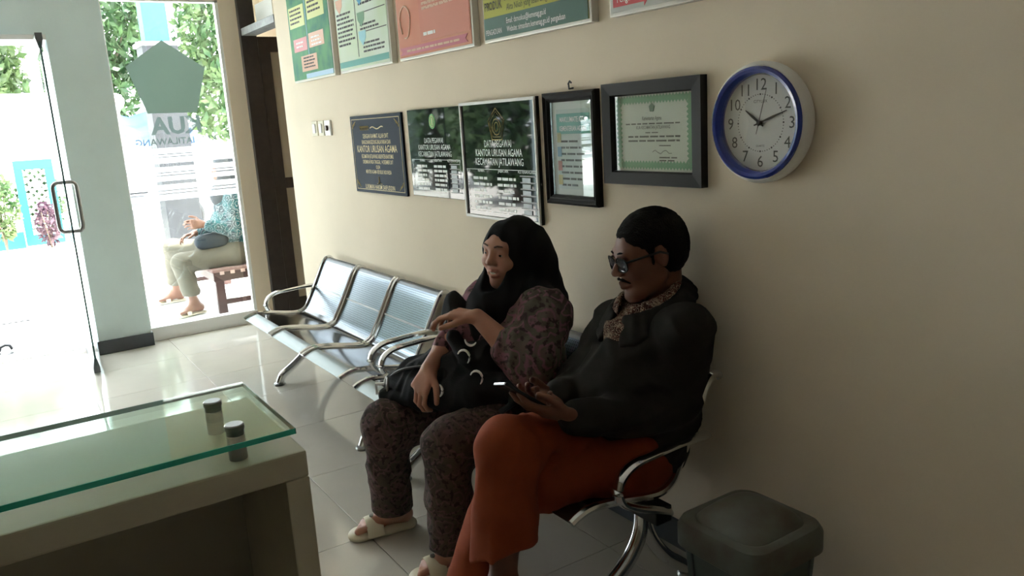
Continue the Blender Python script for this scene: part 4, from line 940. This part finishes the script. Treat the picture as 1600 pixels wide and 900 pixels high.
def wrinkle(amp, f1, seed, aniso=(1, 1, 1)):
    rs = np.random.RandomState(seed); K = rs.normal(size=(7, 3))*f1*np.array(aniso); ph = rs.uniform(0, 6.28, 7)
    def fn(X, Y, Z):
        o_ = 0
        for k, p in zip(K, ph): o_ = o_+np.sin(X*k[0]+Y*k[1]+Z*k[2]+p)
        return np.abs(o_)/7*amp*2.2-amp*.6
    return fn
V3 = lambda *a: Vector(a)

# ---------------------------------------------------------------- woman on the bench
BATIK = batik_mat('batik_blouse', ((.07, .052, .046), (.125, .118, .092), (.19, .090, .108), (.24, .115, .15), (.055, .034, .037)), 11)
BATIKP = batik_mat('batik_trousers', ((.05, .037, .030), (.075, .058, .044), (.085, .05, .048), (.12, .068, .072), (.032, .02, .019)), 15)
SKINW = skin_mat('skin_woman', (.47, .235, .165), (.42, .20, .135))
wom = thing('person', 'seated person in black headscarf and purple patterned clothes', 'person', (-2.29, 1.45, 0))
hw = Head((-2.275, 1.472, 1.008), (.22, -.97, -.03), 1.06, math.radians(-5))
B = Blob((-2.72, .84, -.005), (-1.92, 1.66, 1.12), .0040)
hw.build(B, True, True)
B.cap((-2.285, 1.495, .93), (-2.29, 1.50, .80), .050, .06, .04)
B.chain([(-2.29, 1.49, .80), (-2.285, 1.49, .62), (-2.285, 1.49, .47)], [.10, .11, .12], .05)
for sh, el, wr, ra in ((V3(-2.12, 1.49, .80), V3(-2.055, 1.365, .665), V3(-2.215, 1.285, .815), .040), (V3(-2.46, 1.465, .80), V3(-2.395, 1.300, .712), V3(-2.310, 1.145, .652), .038)):
    B.cap((-2.29, 1.49, .80), sh, .07, .05, .04); B.cap(sh, el, .05, .043, .03); B.cap(el, el.lerp(wr, .35), .041, .043, .03); B.cap(el.lerp(wr, .35), wr, .043, .027, .03)
wtips = hand_geo(B, (-2.215, 1.285, .815), (-.62, -.52, .10), (-.25, -.10, -1), (-.3, -1, 0), ((.35, .45, .3), (.45, .5, .35), (.5, .55, .35), (.5, .6, .4)), .98, ((.75, .55, .30), (.9, .25, .35), (.9, .1, .4)))
wtips2 = hand_geo(B, (-2.310, 1.145, .652), (.12, -.62, -.77), (-.25, .70, -.65), (1, .1, 0), ((.45, .75, .55), (.5, .8, .55), (.5, .8, .6), (.5, .8, .6)), .98, ((.7, .7, .2), (.85, .4, .3), (.9, .2, .4)))
LEGS = ((V3(-2.19, 1.48, .455), V3(-2.13, 1.10, .445), V3(-2.13, 1.085, .10), V3(-2.135, 1.155, .028), V3(-2.165, .955, .028)), (V3(-2.385, 1.48, .455), V3(-2.44, 1.03, .44), V3(-2.495, 1.045, .10), V3(-2.515, 1.11, .028), V3(-2.555, .905, .028)))
for hp, kn, an, he, to in LEGS:
    B.cap((-2.285, 1.49, .47), hp, .11, .08, .05); B.cap(hp, kn, .075, .05, .03); B.cap(kn, kn.lerp(an, .3), .048, .048, .03); B.cap(kn.lerp(an, .3), an, .048, .030, .03); foot_geo(B, an, he, to)
body = B.mesh('body', SKINW, wom); paint(body, hw.lips(True)+[(p, .007, (1.15, .95, .92)) for p in wtips+wtips2])
hw.eyes(wom); hw.brows(wom, mat('brow_brown', (.09, .048, .033), .9), .002)
b = MB(); P = [hw.p(x, .0905-abs(x)*.30, -.0540+abs(x)*.08) for x in (-.024, -.016, -.008, 0, .008, .016, .024)]; Q = [hw.p(x*.92, .0905-abs(x)*.30, -.0660+abs(x)*.26) for x in (-.024, -.016, -.008, 0, .008, .016, .024)]
b.add(P+Q+[p-hw.F*.004 for p in P+Q], [(i, i+1, 8+i, 7+i) for i in range(6)]+[(14+i, 21+i, 22+i, 15+i) for i in range(6)]); b.build('teeth', mat('teeth', (.80, .76, .68), .3), wom, smooth=True)
# blouse
B = Blob((-2.70, 1.16, .40), (-1.90, 1.72, .96), .0065)
B.chain([(-2.285, 1.475, .50), (-2.285, 1.465, .60), (-2.29, 1.475, .72)], [.175, .172, .155], .05)
B.cap((-2.44, 1.475, .795), (-2.135, 1.49, .80), .078, .082, .07)
B.cap((-2.12, 1.49, .795), (-2.055, 1.385, .675), .088, .088, .05); B.cap((-2.055, 1.385, .675), (-2.105, 1.345, .715), .082, .070, .03)
B.cap((-2.46, 1.47, .79), (-2.395, 1.305, .715), .078, .060, .05); B.cap((-2.395, 1.300, .712), (-2.370, 1.252, .695), .056, .048, .02)
B.cap((-2.370, 1.252, .695), (-2.362, 1.238, .690), .052, .052, .006)
B.warp(wrinkle(.008, 36, 3, (1, 1, .7))).mesh('blouse', BATIK, wom)
# trousers
B = Blob((-2.66, .90, .07), (-2.0, 1.66, .64), .0065)
for (hp, kn, an, he, to), hr in zip(LEGS, (.072, .070)):
    B.cap(hp, kn, .118, .084, .05); B.cap(kn, kn.lerp(an, .5)+V3(0, -.01, 0), .083, .072, .03); B.cap(kn.lerp(an, .5)+V3(0, -.01, 0), an+V3(0, -.005, -.02), .072, hr, .02)
B.cap((-2.385, 1.5, .47), (-2.19, 1.5, .47), .12, .12, .05)
B.warp(wrinkle(.008, 34, 5, (1.2, 1.2, .6))); B.plane_cut((0, 0, .098), (0, 0, -1), .012); B.mesh('trousers', BATIKP, wom)
# headscarf
B = Blob((-2.62, 1.20, .62), (-1.98, 1.72, 1.14), .005)
hw.ell(B, (0, -.018, .000), (.096, .108, .104)); hw.ell(B, (0, -.050, -.045), (.102, .098, .112), .05)
B.cap(hw.p(0, -.005, -.09), (-2.29, 1.44, .80), .085, .105, .05)
B.cap((-2.29, 1.455, .84), (-2.165, 1.50, .825), .09, .072, .06); B.cap((-2.29, 1.455, .84), (-2.405, 1.47, .825), .09, .066, .06)
B.cap(hw.p(0, .02, -.135), (-2.29, 1.40, .80), .06, .085, .03); B.cap((-2.29, 1.40, .80), (-2.30, 1.365, .70), .085, .055, .05); B.cap((-2.27, 1.56, .92), (-2.26, 1.585, .80), .08, .09, .05)
hw.ell(B, (0, .108, -.026), (.055, .088, .094), .012, 'sub')
B.warp(wrinkle(.006, 30, 8, (1.3, 1, .5))); B.mesh('headscarf', BLACKC, wom)
# sandals
SAND = mat('sandal_cream', (.62, .56, .42), .55); STRAP = mat('sandal_strap', (.72, .66, .50), .45)
for (hp, kn, an, he, to) in LEGS:
    d_ = (to-he).normalized(); t_ = d_.cross(V3(0, 0, 1)); B = Blob((min(he.x, to.x)-.10, min(he.y, to.y)-.08, -.004), (max(he.x, to.x)+.10, max(he.y, to.y)+.10, .09), .004)
    a0 = he.copy(); a1 = to.copy(); a0.z = a1.z = .014
    B.cap(a0+d_*.01, a0+d_*.09, .036, .036, .02, flat=((0, 0, 1), .62)); B.cap(a0+d_*.09, a1-d_*.026, .036, .046, .02, flat=((0, 0, 1), .52)); B.plane_cut((0, 0, .001), (0, 0, -1), .003)
    s_ = B.mesh('sandal', SAND, wom)
    mid = he+d_*.135; pts = spline([mid+t_*(.050*math.cos(a))+V3(0, 0, -.012+.054*math.sin(a)) for a in (0, .5, 1.05, 1.57, 2.1, 2.65, 3.14)], 3)
    MB().tube(pts, .030, 8, flat=.16, upv=(0, 0, 1)).build('strap', STRAP, s_, smooth=True)
    MB().lathe([(.011, 0), (.011, .004), (.007, .006)], 14, Matrix.Translation(mid+V3(0, 0, .046))).build('button', mat('sandal_button', (.16, .15, .13), .3, metal=.7), s_, smooth=True)

# ---------------------------------------------------------------- backpack on her lap
bag = thing('backpack', 'black backpack on the lap of the person in black headscarf', 'backpack', (-2.33, 1.2, .50))
B = Blob((-2.62, 1.00, .42), (-2.02, 1.42, .90), .006)
B.chain([(-2.475, 1.105, .560), (-2.36, 1.145, .560), (-2.20, 1.25, .575), (-2.12, 1.32, .585)], [.050, .066, .070, .050], .03)
B.chain([(-2.45, 1.14, .605), (-2.37, 1.21, .625), (-2.22, 1.31, .66)], [.045, .062, .075], .03)
B.chain([(-2.40, 1.32, .70), (-2.41, 1.315, .775), (-2.415, 1.315, .830)], [.045, .044, .034], .03)
B.cap((-2.47, 1.045, .535), (-2.16, 1.20, .535), .022, .022, .012); B.cap((-2.30, 1.20, .66), (-2.19, 1.235, .60), .026, .03, .015); B.cap((-2.27, 1.22, .75), (-2.20, 1.235, .67), .02, .026, .012)
for kn in (LEGS[0][1], LEGS[1][1]): pass
B.warp(wrinkle(.010, 38, 11)); B.mesh('bag_body', NAVY, bag)
MB().tube(spline([(-2.49, 1.070, .585), (-2.43, 1.090, .625), (-2.36, 1.135, .645), (-2.28, 1.19, .655), (-2.20, 1.245, .655)], 5), .005, 6).build('zip', mat('zip_grey', (.05, .05, .055), .4), bag, smooth=True)
MB().tube(spline([(-2.46, 1.055, .60), (-2.455, 1.048, .575), (-2.452, 1.046, .555)], 4), .0055, 6).build('zip_pull', STEEL, bag, smooth=True)
WHT = mat('white_webbing', (.80, .80, .78), .5)
def crescent(c_, r_, a0, a1, n_=9, w_=.010):
    L_ = V3(math.sin(YAW), math.cos(YAW), 0); U_ = V3(0, 0, 1)
    return [Vector(c_)+L_*r_*math.cos(a0+(a1-a0)*i/n_)+U_*r_*1.25*math.sin(a0+(a1-a0)*i/n_) for i in range(n_+1)]
for c_, a0, a1 in (((-2.185, 1.205, .700), 2.6, -.9), ((-2.13, 1.215, .640), 2.6, -.9), ((-2.18, 1.235, .760), 3.3, 5.6), ((-2.22, 1.115, .600), -1.0, .9)):
    pts = crescent(c_, .020, a0, a1); MB().tube(pts, [.003+.0055*math.sin(math.pi*min(1, (i+.6)/len(pts))) for i in range(len(pts))], 6, flat=.5).build('white_loop', WHT, bag, smooth=True)
r_ = MB(); bc = V3(-2.515, 1.050, .548)
for q in (((-.020, -.020), (.020, -.012)), ((-.020, .012), (.020, .020)), ((-.020, -.012), (-.013, .012)), ((.013, -.012), (.020, .012))):
    M_ = Matrix.Translation(bc) @ Matrix.Rotation(math.pi/2-YAW, 4, 'Z'); r_.box((q[0][0], -.006, q[0][1]), (q[1][0], .006, q[1][1]), M_)
r_.build('buckle', WHT, bag)
MB().tube([bc+V3(.006, .012, .016), bc+V3(.010, .018, .038), bc+V3(.022, .030, .046), bc+V3(.028, .036, .034)], .005, 6).build('buckle_hook', WHT, bag, smooth=True)
MB().tube([bc+V3(.030, .035, .0), bc+V3(.060, .055, .006)], .0055, 6).build('toggle', STEEL, bag, smooth=True)
MB().tube(spline([(-2.12, 1.33, .62), (-2.08, 1.32, .60), (-2.06, 1.30, .555), (-2.07, 1.26, .53)], 5), .018, 8, flat=.35).build('strap', NAVY, bag, smooth=True)

# ---------------------------------------------------------------- man with the phone
SKINM = skin_mat('skin_man', (.20, .088, .056), (.17, .07, .045))
JACK = mat('jacket_cloth', (.022, .020, .018), .8, spec=.2, var=.25, vscale=30)
ORANGE = mat('rust_cloth', (.25, .050, .017), .85, spec=.2, var=.18, vscale=10)
man = thing('person', 'seated person in dark jacket and rust trousers looking at a phone', 'person', (-1.72, 1.45, 0))
hm = Head((-1.735, 1.603, 1.037), (-.30, -.93, -.20), 1.10, math.radians(3))
B = Blob((-2.06, .76, -.005), (-1.36, 1.70, 1.20), .0042)
hm.build(B)
B.cap(hm.p(0, -.036, -.045), (-1.715, 1.645, .85), .050, .056, .02)
B.chain([(-1.72, 1.58, .77), (-1.72, 1.52, .65), (-1.72, 1.50, .50)], [.075, .11, .12], .03)
ARMS = ((V3(-1.575, 1.59, .825), V3(-1.590, 1.555, .585), V3(-1.640, 1.235, .645)), (V3(-1.868, 1.59, .795), V3(-1.915, 1.455, .605), V3(-1.785, 1.290, .648)))
for sh, el, wr in ARMS:
    B.cap((-1.72, 1.58, .78), sh, .06, .05, .03); B.cap(sh, el, .05, .04, .03); B.cap(el, wr, .041, .029, .03)
PC = V3(-1.700, 1.105, .722); pa = V3(-.22, -.76, .60).normalized(); pn = V3(-.15, .70, .72); pn = (pn-pa*pn.dot(pa)).normalized(); pt = pa.cross(pn)
mt1 = hand_geo(B, ARMS[0][2], (-.38, -.86, .30), (-.35, .30, .88), (.8, -.1, .30), ((.10, .30, .35), (.10, .30, .3), (.12, .35, .3), (.2, .4, .3)), 1.06, ((.80, .42, .32), (.92, .05, .35), (.95, -.2, .2)))
mt2 = hand_geo(B, ARMS[1][2], (.34, -.88, .30), (.35, .30, .88), (-.7, -.2, .4), ((.05, .20, .2), (.15, .35, .3), (.2, .4, .3), (.3, .5, .4)), 1.06, ((.80, .42, .32), (.92, .05, .35), (.95, -.2, .2)))
MLEG = ((V3(-1.80, 1.47, .465), V3(-1.715, 1.055, .580), V3(-1.630, .965, .245)), (V3(-1.665, 1.45, .455), V3(-1.755, 1.075, .445), V3(-1.800, .945, .10)))
for hp, kn, an in MLEG:
    B.cap((-1.72, 1.5, .48), hp, .11, .08, .05); B.cap(hp, kn, .08, .052, .03); B.cap(kn, kn.lerp(an, .3), .05, .05, .03); B.cap(kn.lerp(an, .3), an, .05, .034, .03)
foot_geo(B, MLEG[0][2], V3(-1.63, 1.00, .165), V3(-1.645, .795, .10), 1.1); foot_geo(B, MLEG[1][2], V3(-1.80, 1.00, .028), V3(-1.82, .775, .028), 1.1)
body = B.mesh('body', SKINM, man); paint(body, hm.lips(False)+[(p, .007, (1.2, 1.0, .95)) for p in mt1+mt2])
hm.eyes(man); HAIR = mat('black_hair', (.007, .006, .006), .85, spec=.12, bump=.8, bscale=220); hm.brows(man, HAIR, -.002)
# hair
B = Blob((-1.90, 1.42, .92), (-1.56, 1.72, 1.20), .0036)
hm.ell(B, (0, -.018, .034), (.0765, .0980, .0840)); hm.ell(B, (0, -.042, -.005), (.076, .067, .072), .03)
hm.ell(B, (0, .105, -.025), (.085, .085, .088), .012, 'sub'); hm.ell(B, (0, .075, -.085), (.12, .088, .095), .012, 'sub'); hm.ell(B, (0, -.03, -.125), (.12, .12, .055), .012, 'sub')
for x in (-1, 1): hm.ell(B, (x*.085, .0, -.012), (.03, .022, .036), .008, 'sub'); hm.cap(B, (x*.070, .020, .020), (x*.071, .022, -.022), .006, .003, .008)
rs = np.random.RandomState(5)
for i in range(0):
    a, q = rs.uniform(0, 6.28), rs.uniform(.05, .95); p = (.072*math.sqrt(1-q*q)*math.cos(a), -.018+.09*math.sqrt(1-q*q)*math.sin(a), .036+.082*q)
    if p[1] > .045 and p[2] < .07: continue
    hm.cap(B, p, (p[0]*1.09, p[1]*1.08+.006, p[2]*1.05+.004), .006, .002, .006)
B.warp(wrinkle(.0022, 150, 77)); B.mesh('hair', HAIR, man)
B = Blob(tuple(hm.p(0, .09, -.05)-V3(.07, .07, .05)), tuple(hm.p(0, .09, -.05)+V3(.07, .07, .05)), .0022)
for x in (-1, 1): hm.cap(B, (0, .0985, -.0455), (x*.014, .0945, -.0480), .0030, .0036, .003); hm.cap(B, (x*.014, .0945, -.0480), (x*.029, .0815, -.0590), .0036, .0022, .003)
B.mesh('moustache', mat('moustache_hair', (.022, .016, .014), .9, spec=.1), man)
# spectacles
gl = MB()
for x in (-1, 1):
    ctr = hm.p(x*.0325, .1010-.004, -.004); ln = [(math.cos(a), math.sin(a)) for a in [i*math.pi/9 for i in range(18)]]
    rim = [ctr+hm.s*(hm.L*(.0285*math.copysign(abs(cx_)**.7, cx_))+hm.U*(.0185*math.copysign(abs(sy_)**.75, sy_))-hm.F*(.25*.026*abs(cx_) if cx_*x > 0 else 0)) for cx_, sy_ in ln]
    MB().add(rim+[p-hm.F*.0012 for p in rim], [tuple(range(18)), tuple(range(35, 17, -1))]).build('lens', mat('dark_lens', (.030, .038, .05), .12, spec=.5), man)
    MB().tube(rim, .0021, 6, closed=True).build('rim', mat('matt_black', (.01, .01, .011), .8, spec=.15), man, smooth=True)
    MB().tube([ctr+hm.s*(hm.L*x*.026+hm.U*.008-hm.F*.006), hm.p(x*.068, .070, .006), hm.p(x*.078, .0, .008), hm.p(x*.077, -.022, -.004)], .0022, 6, flat=1.6).build('temple', BLACKP, man, smooth=True)
MB().tube([hm.p(-.009, .099, .000), hm.p(0, .102, .004), hm.p(.009, .099, .000)], .0016, 6).build('bridge', BLACKP, man, smooth=True)
# jacket
B = Blob((-2.06, 1.16, .40), (-1.36, 1.73, .98), .0065)
B.chain([(-1.735, 1.50, .515), (-1.735, 1.49, .60), (-1.73, 1.550, .70)], [.150, .152, .138], .05)
B.cap((-1.845, 1.595, .790), (-1.60, 1.60, .810), .070, .078, .06); B.cap((-1.78, 1.52, .475), (-1.70, 1.52, .475), .145, .140, .04)
for (sh, el, wr), s_ in zip(ARMS, (.93, .93)):
    B.cap(sh, el, .082*s_, .072*s_, .05); B.cap(el, el.lerp(wr, .85), .072*s_, .050*s_, .03); B.cap(el.lerp(wr, .82), el.lerp(wr, .99), .054*s_, .049*s_, .010)
    for k in range(5): pass
B.cap((-1.725, 1.62, .80), (-1.725, 1.63, .880), .095, .078, .03)
B.warp(wrinkle(.012, 32, 21, (1, 1, 1.2)))
B.cap(hm.p(0, -.01, -.10), (-1.725, 1.61, .87), .058, .058, .01, 'sub')
B.cap((-1.745, 1.50, .885), (-1.757, 1.44, .805), .032, .008, .006, 'sub'); B.plane_cut((-1.72, 1.60, .905), (-.05, -.35, 1), .01); B.mesh('jacket', JACK, man)
def collar(name, m_, hx, hy, dz, r_, flare, gap, rows, drop):
    B = Blob((-1.92, 1.38, .72), (-1.54, 1.76, 1.0), .0045); n = 20
    for k in range(rows):
        P = []; f_ = k/(rows-1)
        for i in range(n+1):
            a = math.radians(-90+gap*(1+f_*.5)+(360-2*gap*(1+f_*.5))*i/n); y = (hy*(1+flare*f_))*math.sin(a); x = (hx*(1+flare*f_))*math.cos(a); fr = max(0, -math.sin(a))
            P.append(V3(-1.728+x-.016*fr, 1.595+y-.012*f_*fr, .882+dz+y*.42-drop*f_*(1+.5*fr)))
        for i in range(n): B.cap(P[i], P[i+1], r_, r_, .012)
    B.mesh(name, m_, man)
collar('jacket_collar', JACK, .094, .106, .022, .008, .32, 15, 8, .042)
MB().tube(spline([(-1.757, 1.455, .80), (-1.760, 1.412, .72), (-1.757, 1.358, .64), (-1.75, 1.330, .58)], 5), .006, 6).build('zip', mat('dark_zip', (.08, .08, .08), .4, metal=.6), man, smooth=True)
# batik shirt collar
SHIRT = batik_mat('batik_shirt', ((.05, .018, .015), (.10, .03, .022), (.30, .22, .16), (.45, .36, .28), (.03, .012, .012)), 60)
collar('shirt_collar', SHIRT, .074, .088, .040, .0065, .14, 14, 5, .030)
B = Blob((-1.86, 1.40, .68), (-1.60, 1.74, .95), .006); B.cap((-1.73, 1.60, .90), (-1.745, 1.535, .80), .070, .085, .03); B.cap(hm.p(0, 0, -.1), (-1.715, 1.62, .87), .058, .058, .006, 'sub'); B.plane_cut((-1.72, 1.62, .915), (-.05, -.45, 1), .006); B.mesh('shirt', SHIRT, man)
# trousers
B = Blob((-2.0, .82, .05), (-1.42, 1.66, .70), .006)
(h1, k1, a1), (h2, k2, a2) = MLEG
B.cap(h1, k1, .115, .086, .04); B.cap(k1, k1.lerp(a1, .45), .086, .084, .02); B.cap(k1.lerp(a1, .45), k1.lerp(a1, .95), .084, .088, .02)
B.plane_cut(k1.lerp(a1, .74), (a1-k1).normalized()+V3(.15, .25, 0), .006)
C2 = Blob((-2.0, .82, .05), (-1.42, 1.66, .70), .006)
C2.cap(h2, k2, .105, .086, .04); C2.cap(k2, a2, .084, .082, .02); C2.cap((-1.80, 1.48, .47), (-1.66, 1.48, .47), .10, .10, .05); C2.plane_cut((0, 0, .07), (0, 0, -1), .01)
B.g = np.minimum(B.g, C2.g)
B.warp(wrinkle(.008, 30, 31, (1.2, 1, .7)))
for a_, b_, r_ in (((-1.61, 1.215, .560), (-1.625, 1.140, .560), .010), ((-1.625, 1.140, .560), (-1.625, 1.105, .520), .014), ((-1.625, 1.105, .520), (-1.615, 1.085, .455), .014), ((-1.57, 1.21, .515), (-1.545, 1.32, .470), .006), ((-1.58, 1.16, .455), (-1.545, 1.32, .440), .006)): B.cap(V3(*a_)+V3(-.030, .020, -.016), V3(*b_)+V3(-.030, .020, -.016), r_, r_, .018, 'sub')
B.cap(k1+V3(.048, -.066, .0), k1.lerp(a1, .70)+V3(.053, -.071, 0), .006, .006, .010); B.mesh('trousers', ORANGE, man)

# phone in his hands
ph = thing('phone', 'dark smartphone held by the person in dark jacket', 'phone', tuple(PC))
PMx = Matrix.Translation(PC) @ Matrix((pt, pa, pn)).transposed().to_4x4()
MB().bbox((-.036, -.074, -.004), (.036, .074, .004), .003, PMx).build('case', mat('phone_case', (.03, .03, .035), .2, metal=.5), ph)
MB().box((-.0335, -.070, .004), (.0335, .070, .0046), PMx).build('screen', mat('phone_screen', (.012, .013, .016), .06, spec=.7), ph)
MB().box((-.030, .0742, -.0025), (.030, .0752, .0025), PMx).build('edge_trim', CHROME, ph)

# ---------------------------------------------------------------- woman on the porch bench
KH = mat('khaki_cloth', (.13, .115, .085), .85, var=.15, vscale=9); STRIPE = batik_mat('teal_patterned_cloth', ((.02, .04, .05), (.012, .11, .12), (.04, .05, .065), (.30, .32, .32), (.10, .13, .14)), 18)
pw = thing('person', 'person in khaki trousers seated on the porch bench behind the glass', 'person', (-7.0, 1.65, 0))
B = Blob((-7.85, 1.02, -.005), (-6.66, 1.98, 1.38), .0075)
ho = Head((-7.0, 1.71, 1.17), (-.15, -1, -.1), 1.0); ho.build(B)
B.cap(ho.p(0, -.02, -.06), (-7.0, 1.73, .95), .05, .06, .04); B.chain([(-7.0, 1.73, .92), (-6.99, 1.71, .70), (-6.98, 1.69, .50)], [.11, .12, .13], .05)
OL = ((V3(-6.90, 1.68, .465), V3(-6.90, 1.255, .445), V3(-6.92, 1.315, .10), V3(-6.935, 1.375, .028), V3(-6.87, 1.165, .028)), (V3(-7.08, 1.68, .465), V3(-7.33, 1.285, .520), V3(-7.60, 1.30, .10), V3(-7.61, 1.36, .028), V3(-7.60, 1.135, .028)))
for hp, kn, an, he, to in OL:
    B.cap((-6.99, 1.70, .49), hp, .11, .08, .05); B.cap(hp, kn, .08, .052, .03); B.cap(kn, an, .05, .033, .03); foot_geo(B, an, he, to)
OA = ((V3(-6.84, 1.73, .92), V3(-6.81, 1.70, .665), V3(-6.86, 1.455, .745)), (V3(-7.16, 1.73, .92), V3(-7.18, 1.62, .66), V3(-7.05, 1.42, .66)))
for sh, el, wr in OA: B.cap((-7.0, 1.73, .92), sh, .07, .05, .04); B.cap(sh, el, .05, .04, .03); B.cap(el, wr, .04, .028, .03)
hand_geo(B, OA[0][2], (-.1, -1, .10), (-.9, 0, -.3), (0, .2, 1), ((.5, .6, .5),)*4, 1.0); hand_geo(B, OA[1][2], (.3, -1, -.1), (.2, 0, -1), (1, 0, .2), ((.4, .5, .4),)*4, 1.0)
body = B.mesh('body', skin_mat('skin_sitter', (.24, .12, .08), (.20, .095, .062)), pw); paint(body, ho.lips(False)); ho.eyes(pw)
B = Blob((-7.80, 1.08, .10), (-6.68, 1.96, .68), .009)
for hp, kn, an, he, to in OL: B.cap(hp, kn, .105, .082, .05); B.cap(kn, kn.lerp(an, .72), .080, .072, .02)
B.cap((-7.08, 1.69, .47), (-6.90, 1.69, .47), .11, .11, .05); B.warp(wrinkle(.005, 22, 41)); B.plane_cut((0, 0, .165), (0, 0, -1), .01); B.mesh('trousers', KH, pw)
B = Blob((-7.40, 1.34, .42), (-6.62, 1.96, 1.08), .009)
B.chain([(-6.99, 1.71, .55), (-6.99, 1.72, .70), (-7.0, 1.74, .88)], [.155, .15, .14], .05); B.cap((-7.14, 1.74, .915), (-6.86, 1.74, .915), .075, .075, .06)
for sh, el, wr in OA: B.cap(sh, el, .072, .062, .04); B.cap(el, el.lerp(wr, .8), .06, .048, .03)
B.warp(wrinkle(.005, 24, 42)).mesh('top', STRIPE, pw)
B = Blob((-7.25, 1.50, .74), (-6.75, 1.98, 1.36), .008); ho.ell(B, (0, -.02, .018), (.098, .112, .108)); ho.ell(B, (0, -.05, -.02), (.10, .095, .11), .05); B.cap(ho.p(0, -.0, -.09), (-7.0, 1.68, .95), .085, .11, .05); ho.ell(B, (0, .105, -.006), (.060, .082, .089), .012, 'sub'); B.mesh('headscarf', mat('grey_scarf', (.06, .065, .075), .9), pw)
for hp, kn, an, he, to in OL:
    d_ = (to-he).normalized(); t_ = d_.cross(V3(0, 0, 1)); B = Blob((min(he.x, to.x)-.10, min(he.y, to.y)-.08, -.004), (max(he.x, to.x)+.10, max(he.y, to.y)+.10, .07), .005)
    a0 = he.copy(); a1 = to.copy(); a0.z = a1.z = .012; B.cap(a0, a1-d_*.02, .034, .042, .02, flat=((0, 0, 1), .3)); B.plane_cut((0, 0, .001), (0, 0, -1), .003); s_ = B.mesh('sandal', SAND, pw)
    mid = he+d_*.14; MB().tube(spline([mid+t_*(.048*math.cos(a))+V3(0, 0, -.012+.046*math.sin(a)) for a in (0, .8, 1.57, 2.3, 3.14)], 3), .02, 8, flat=.16, upv=(0, 0, 1)).build('strap', SAND, s_, smooth=True)
hb_ = thing('handbag', 'dark blue handbag on the lap of the porch sitter', 'handbag', (-6.88, 1.52, .55))
B = Blob((-7.05, 1.32, .50), (-6.70, 1.66, .76), .007); B.cap((-6.87, 1.43, .60), (-6.87, 1.58, .605), .062, .066, .03, flat=((1, 0, 0), .7)); B.mesh('pouch', mat('handbag_cloth', (.012, .02, .03), .6), hb_)
MB().tube(spline([(-6.87, 1.42, .65), (-6.87, 1.46, .70), (-6.87, 1.54, .705), (-6.87, 1.58, .655)], 4), .007, 6).build('strap', mat('handbag_strap', (.04, .05, .06), .6), hb_, smooth=True)
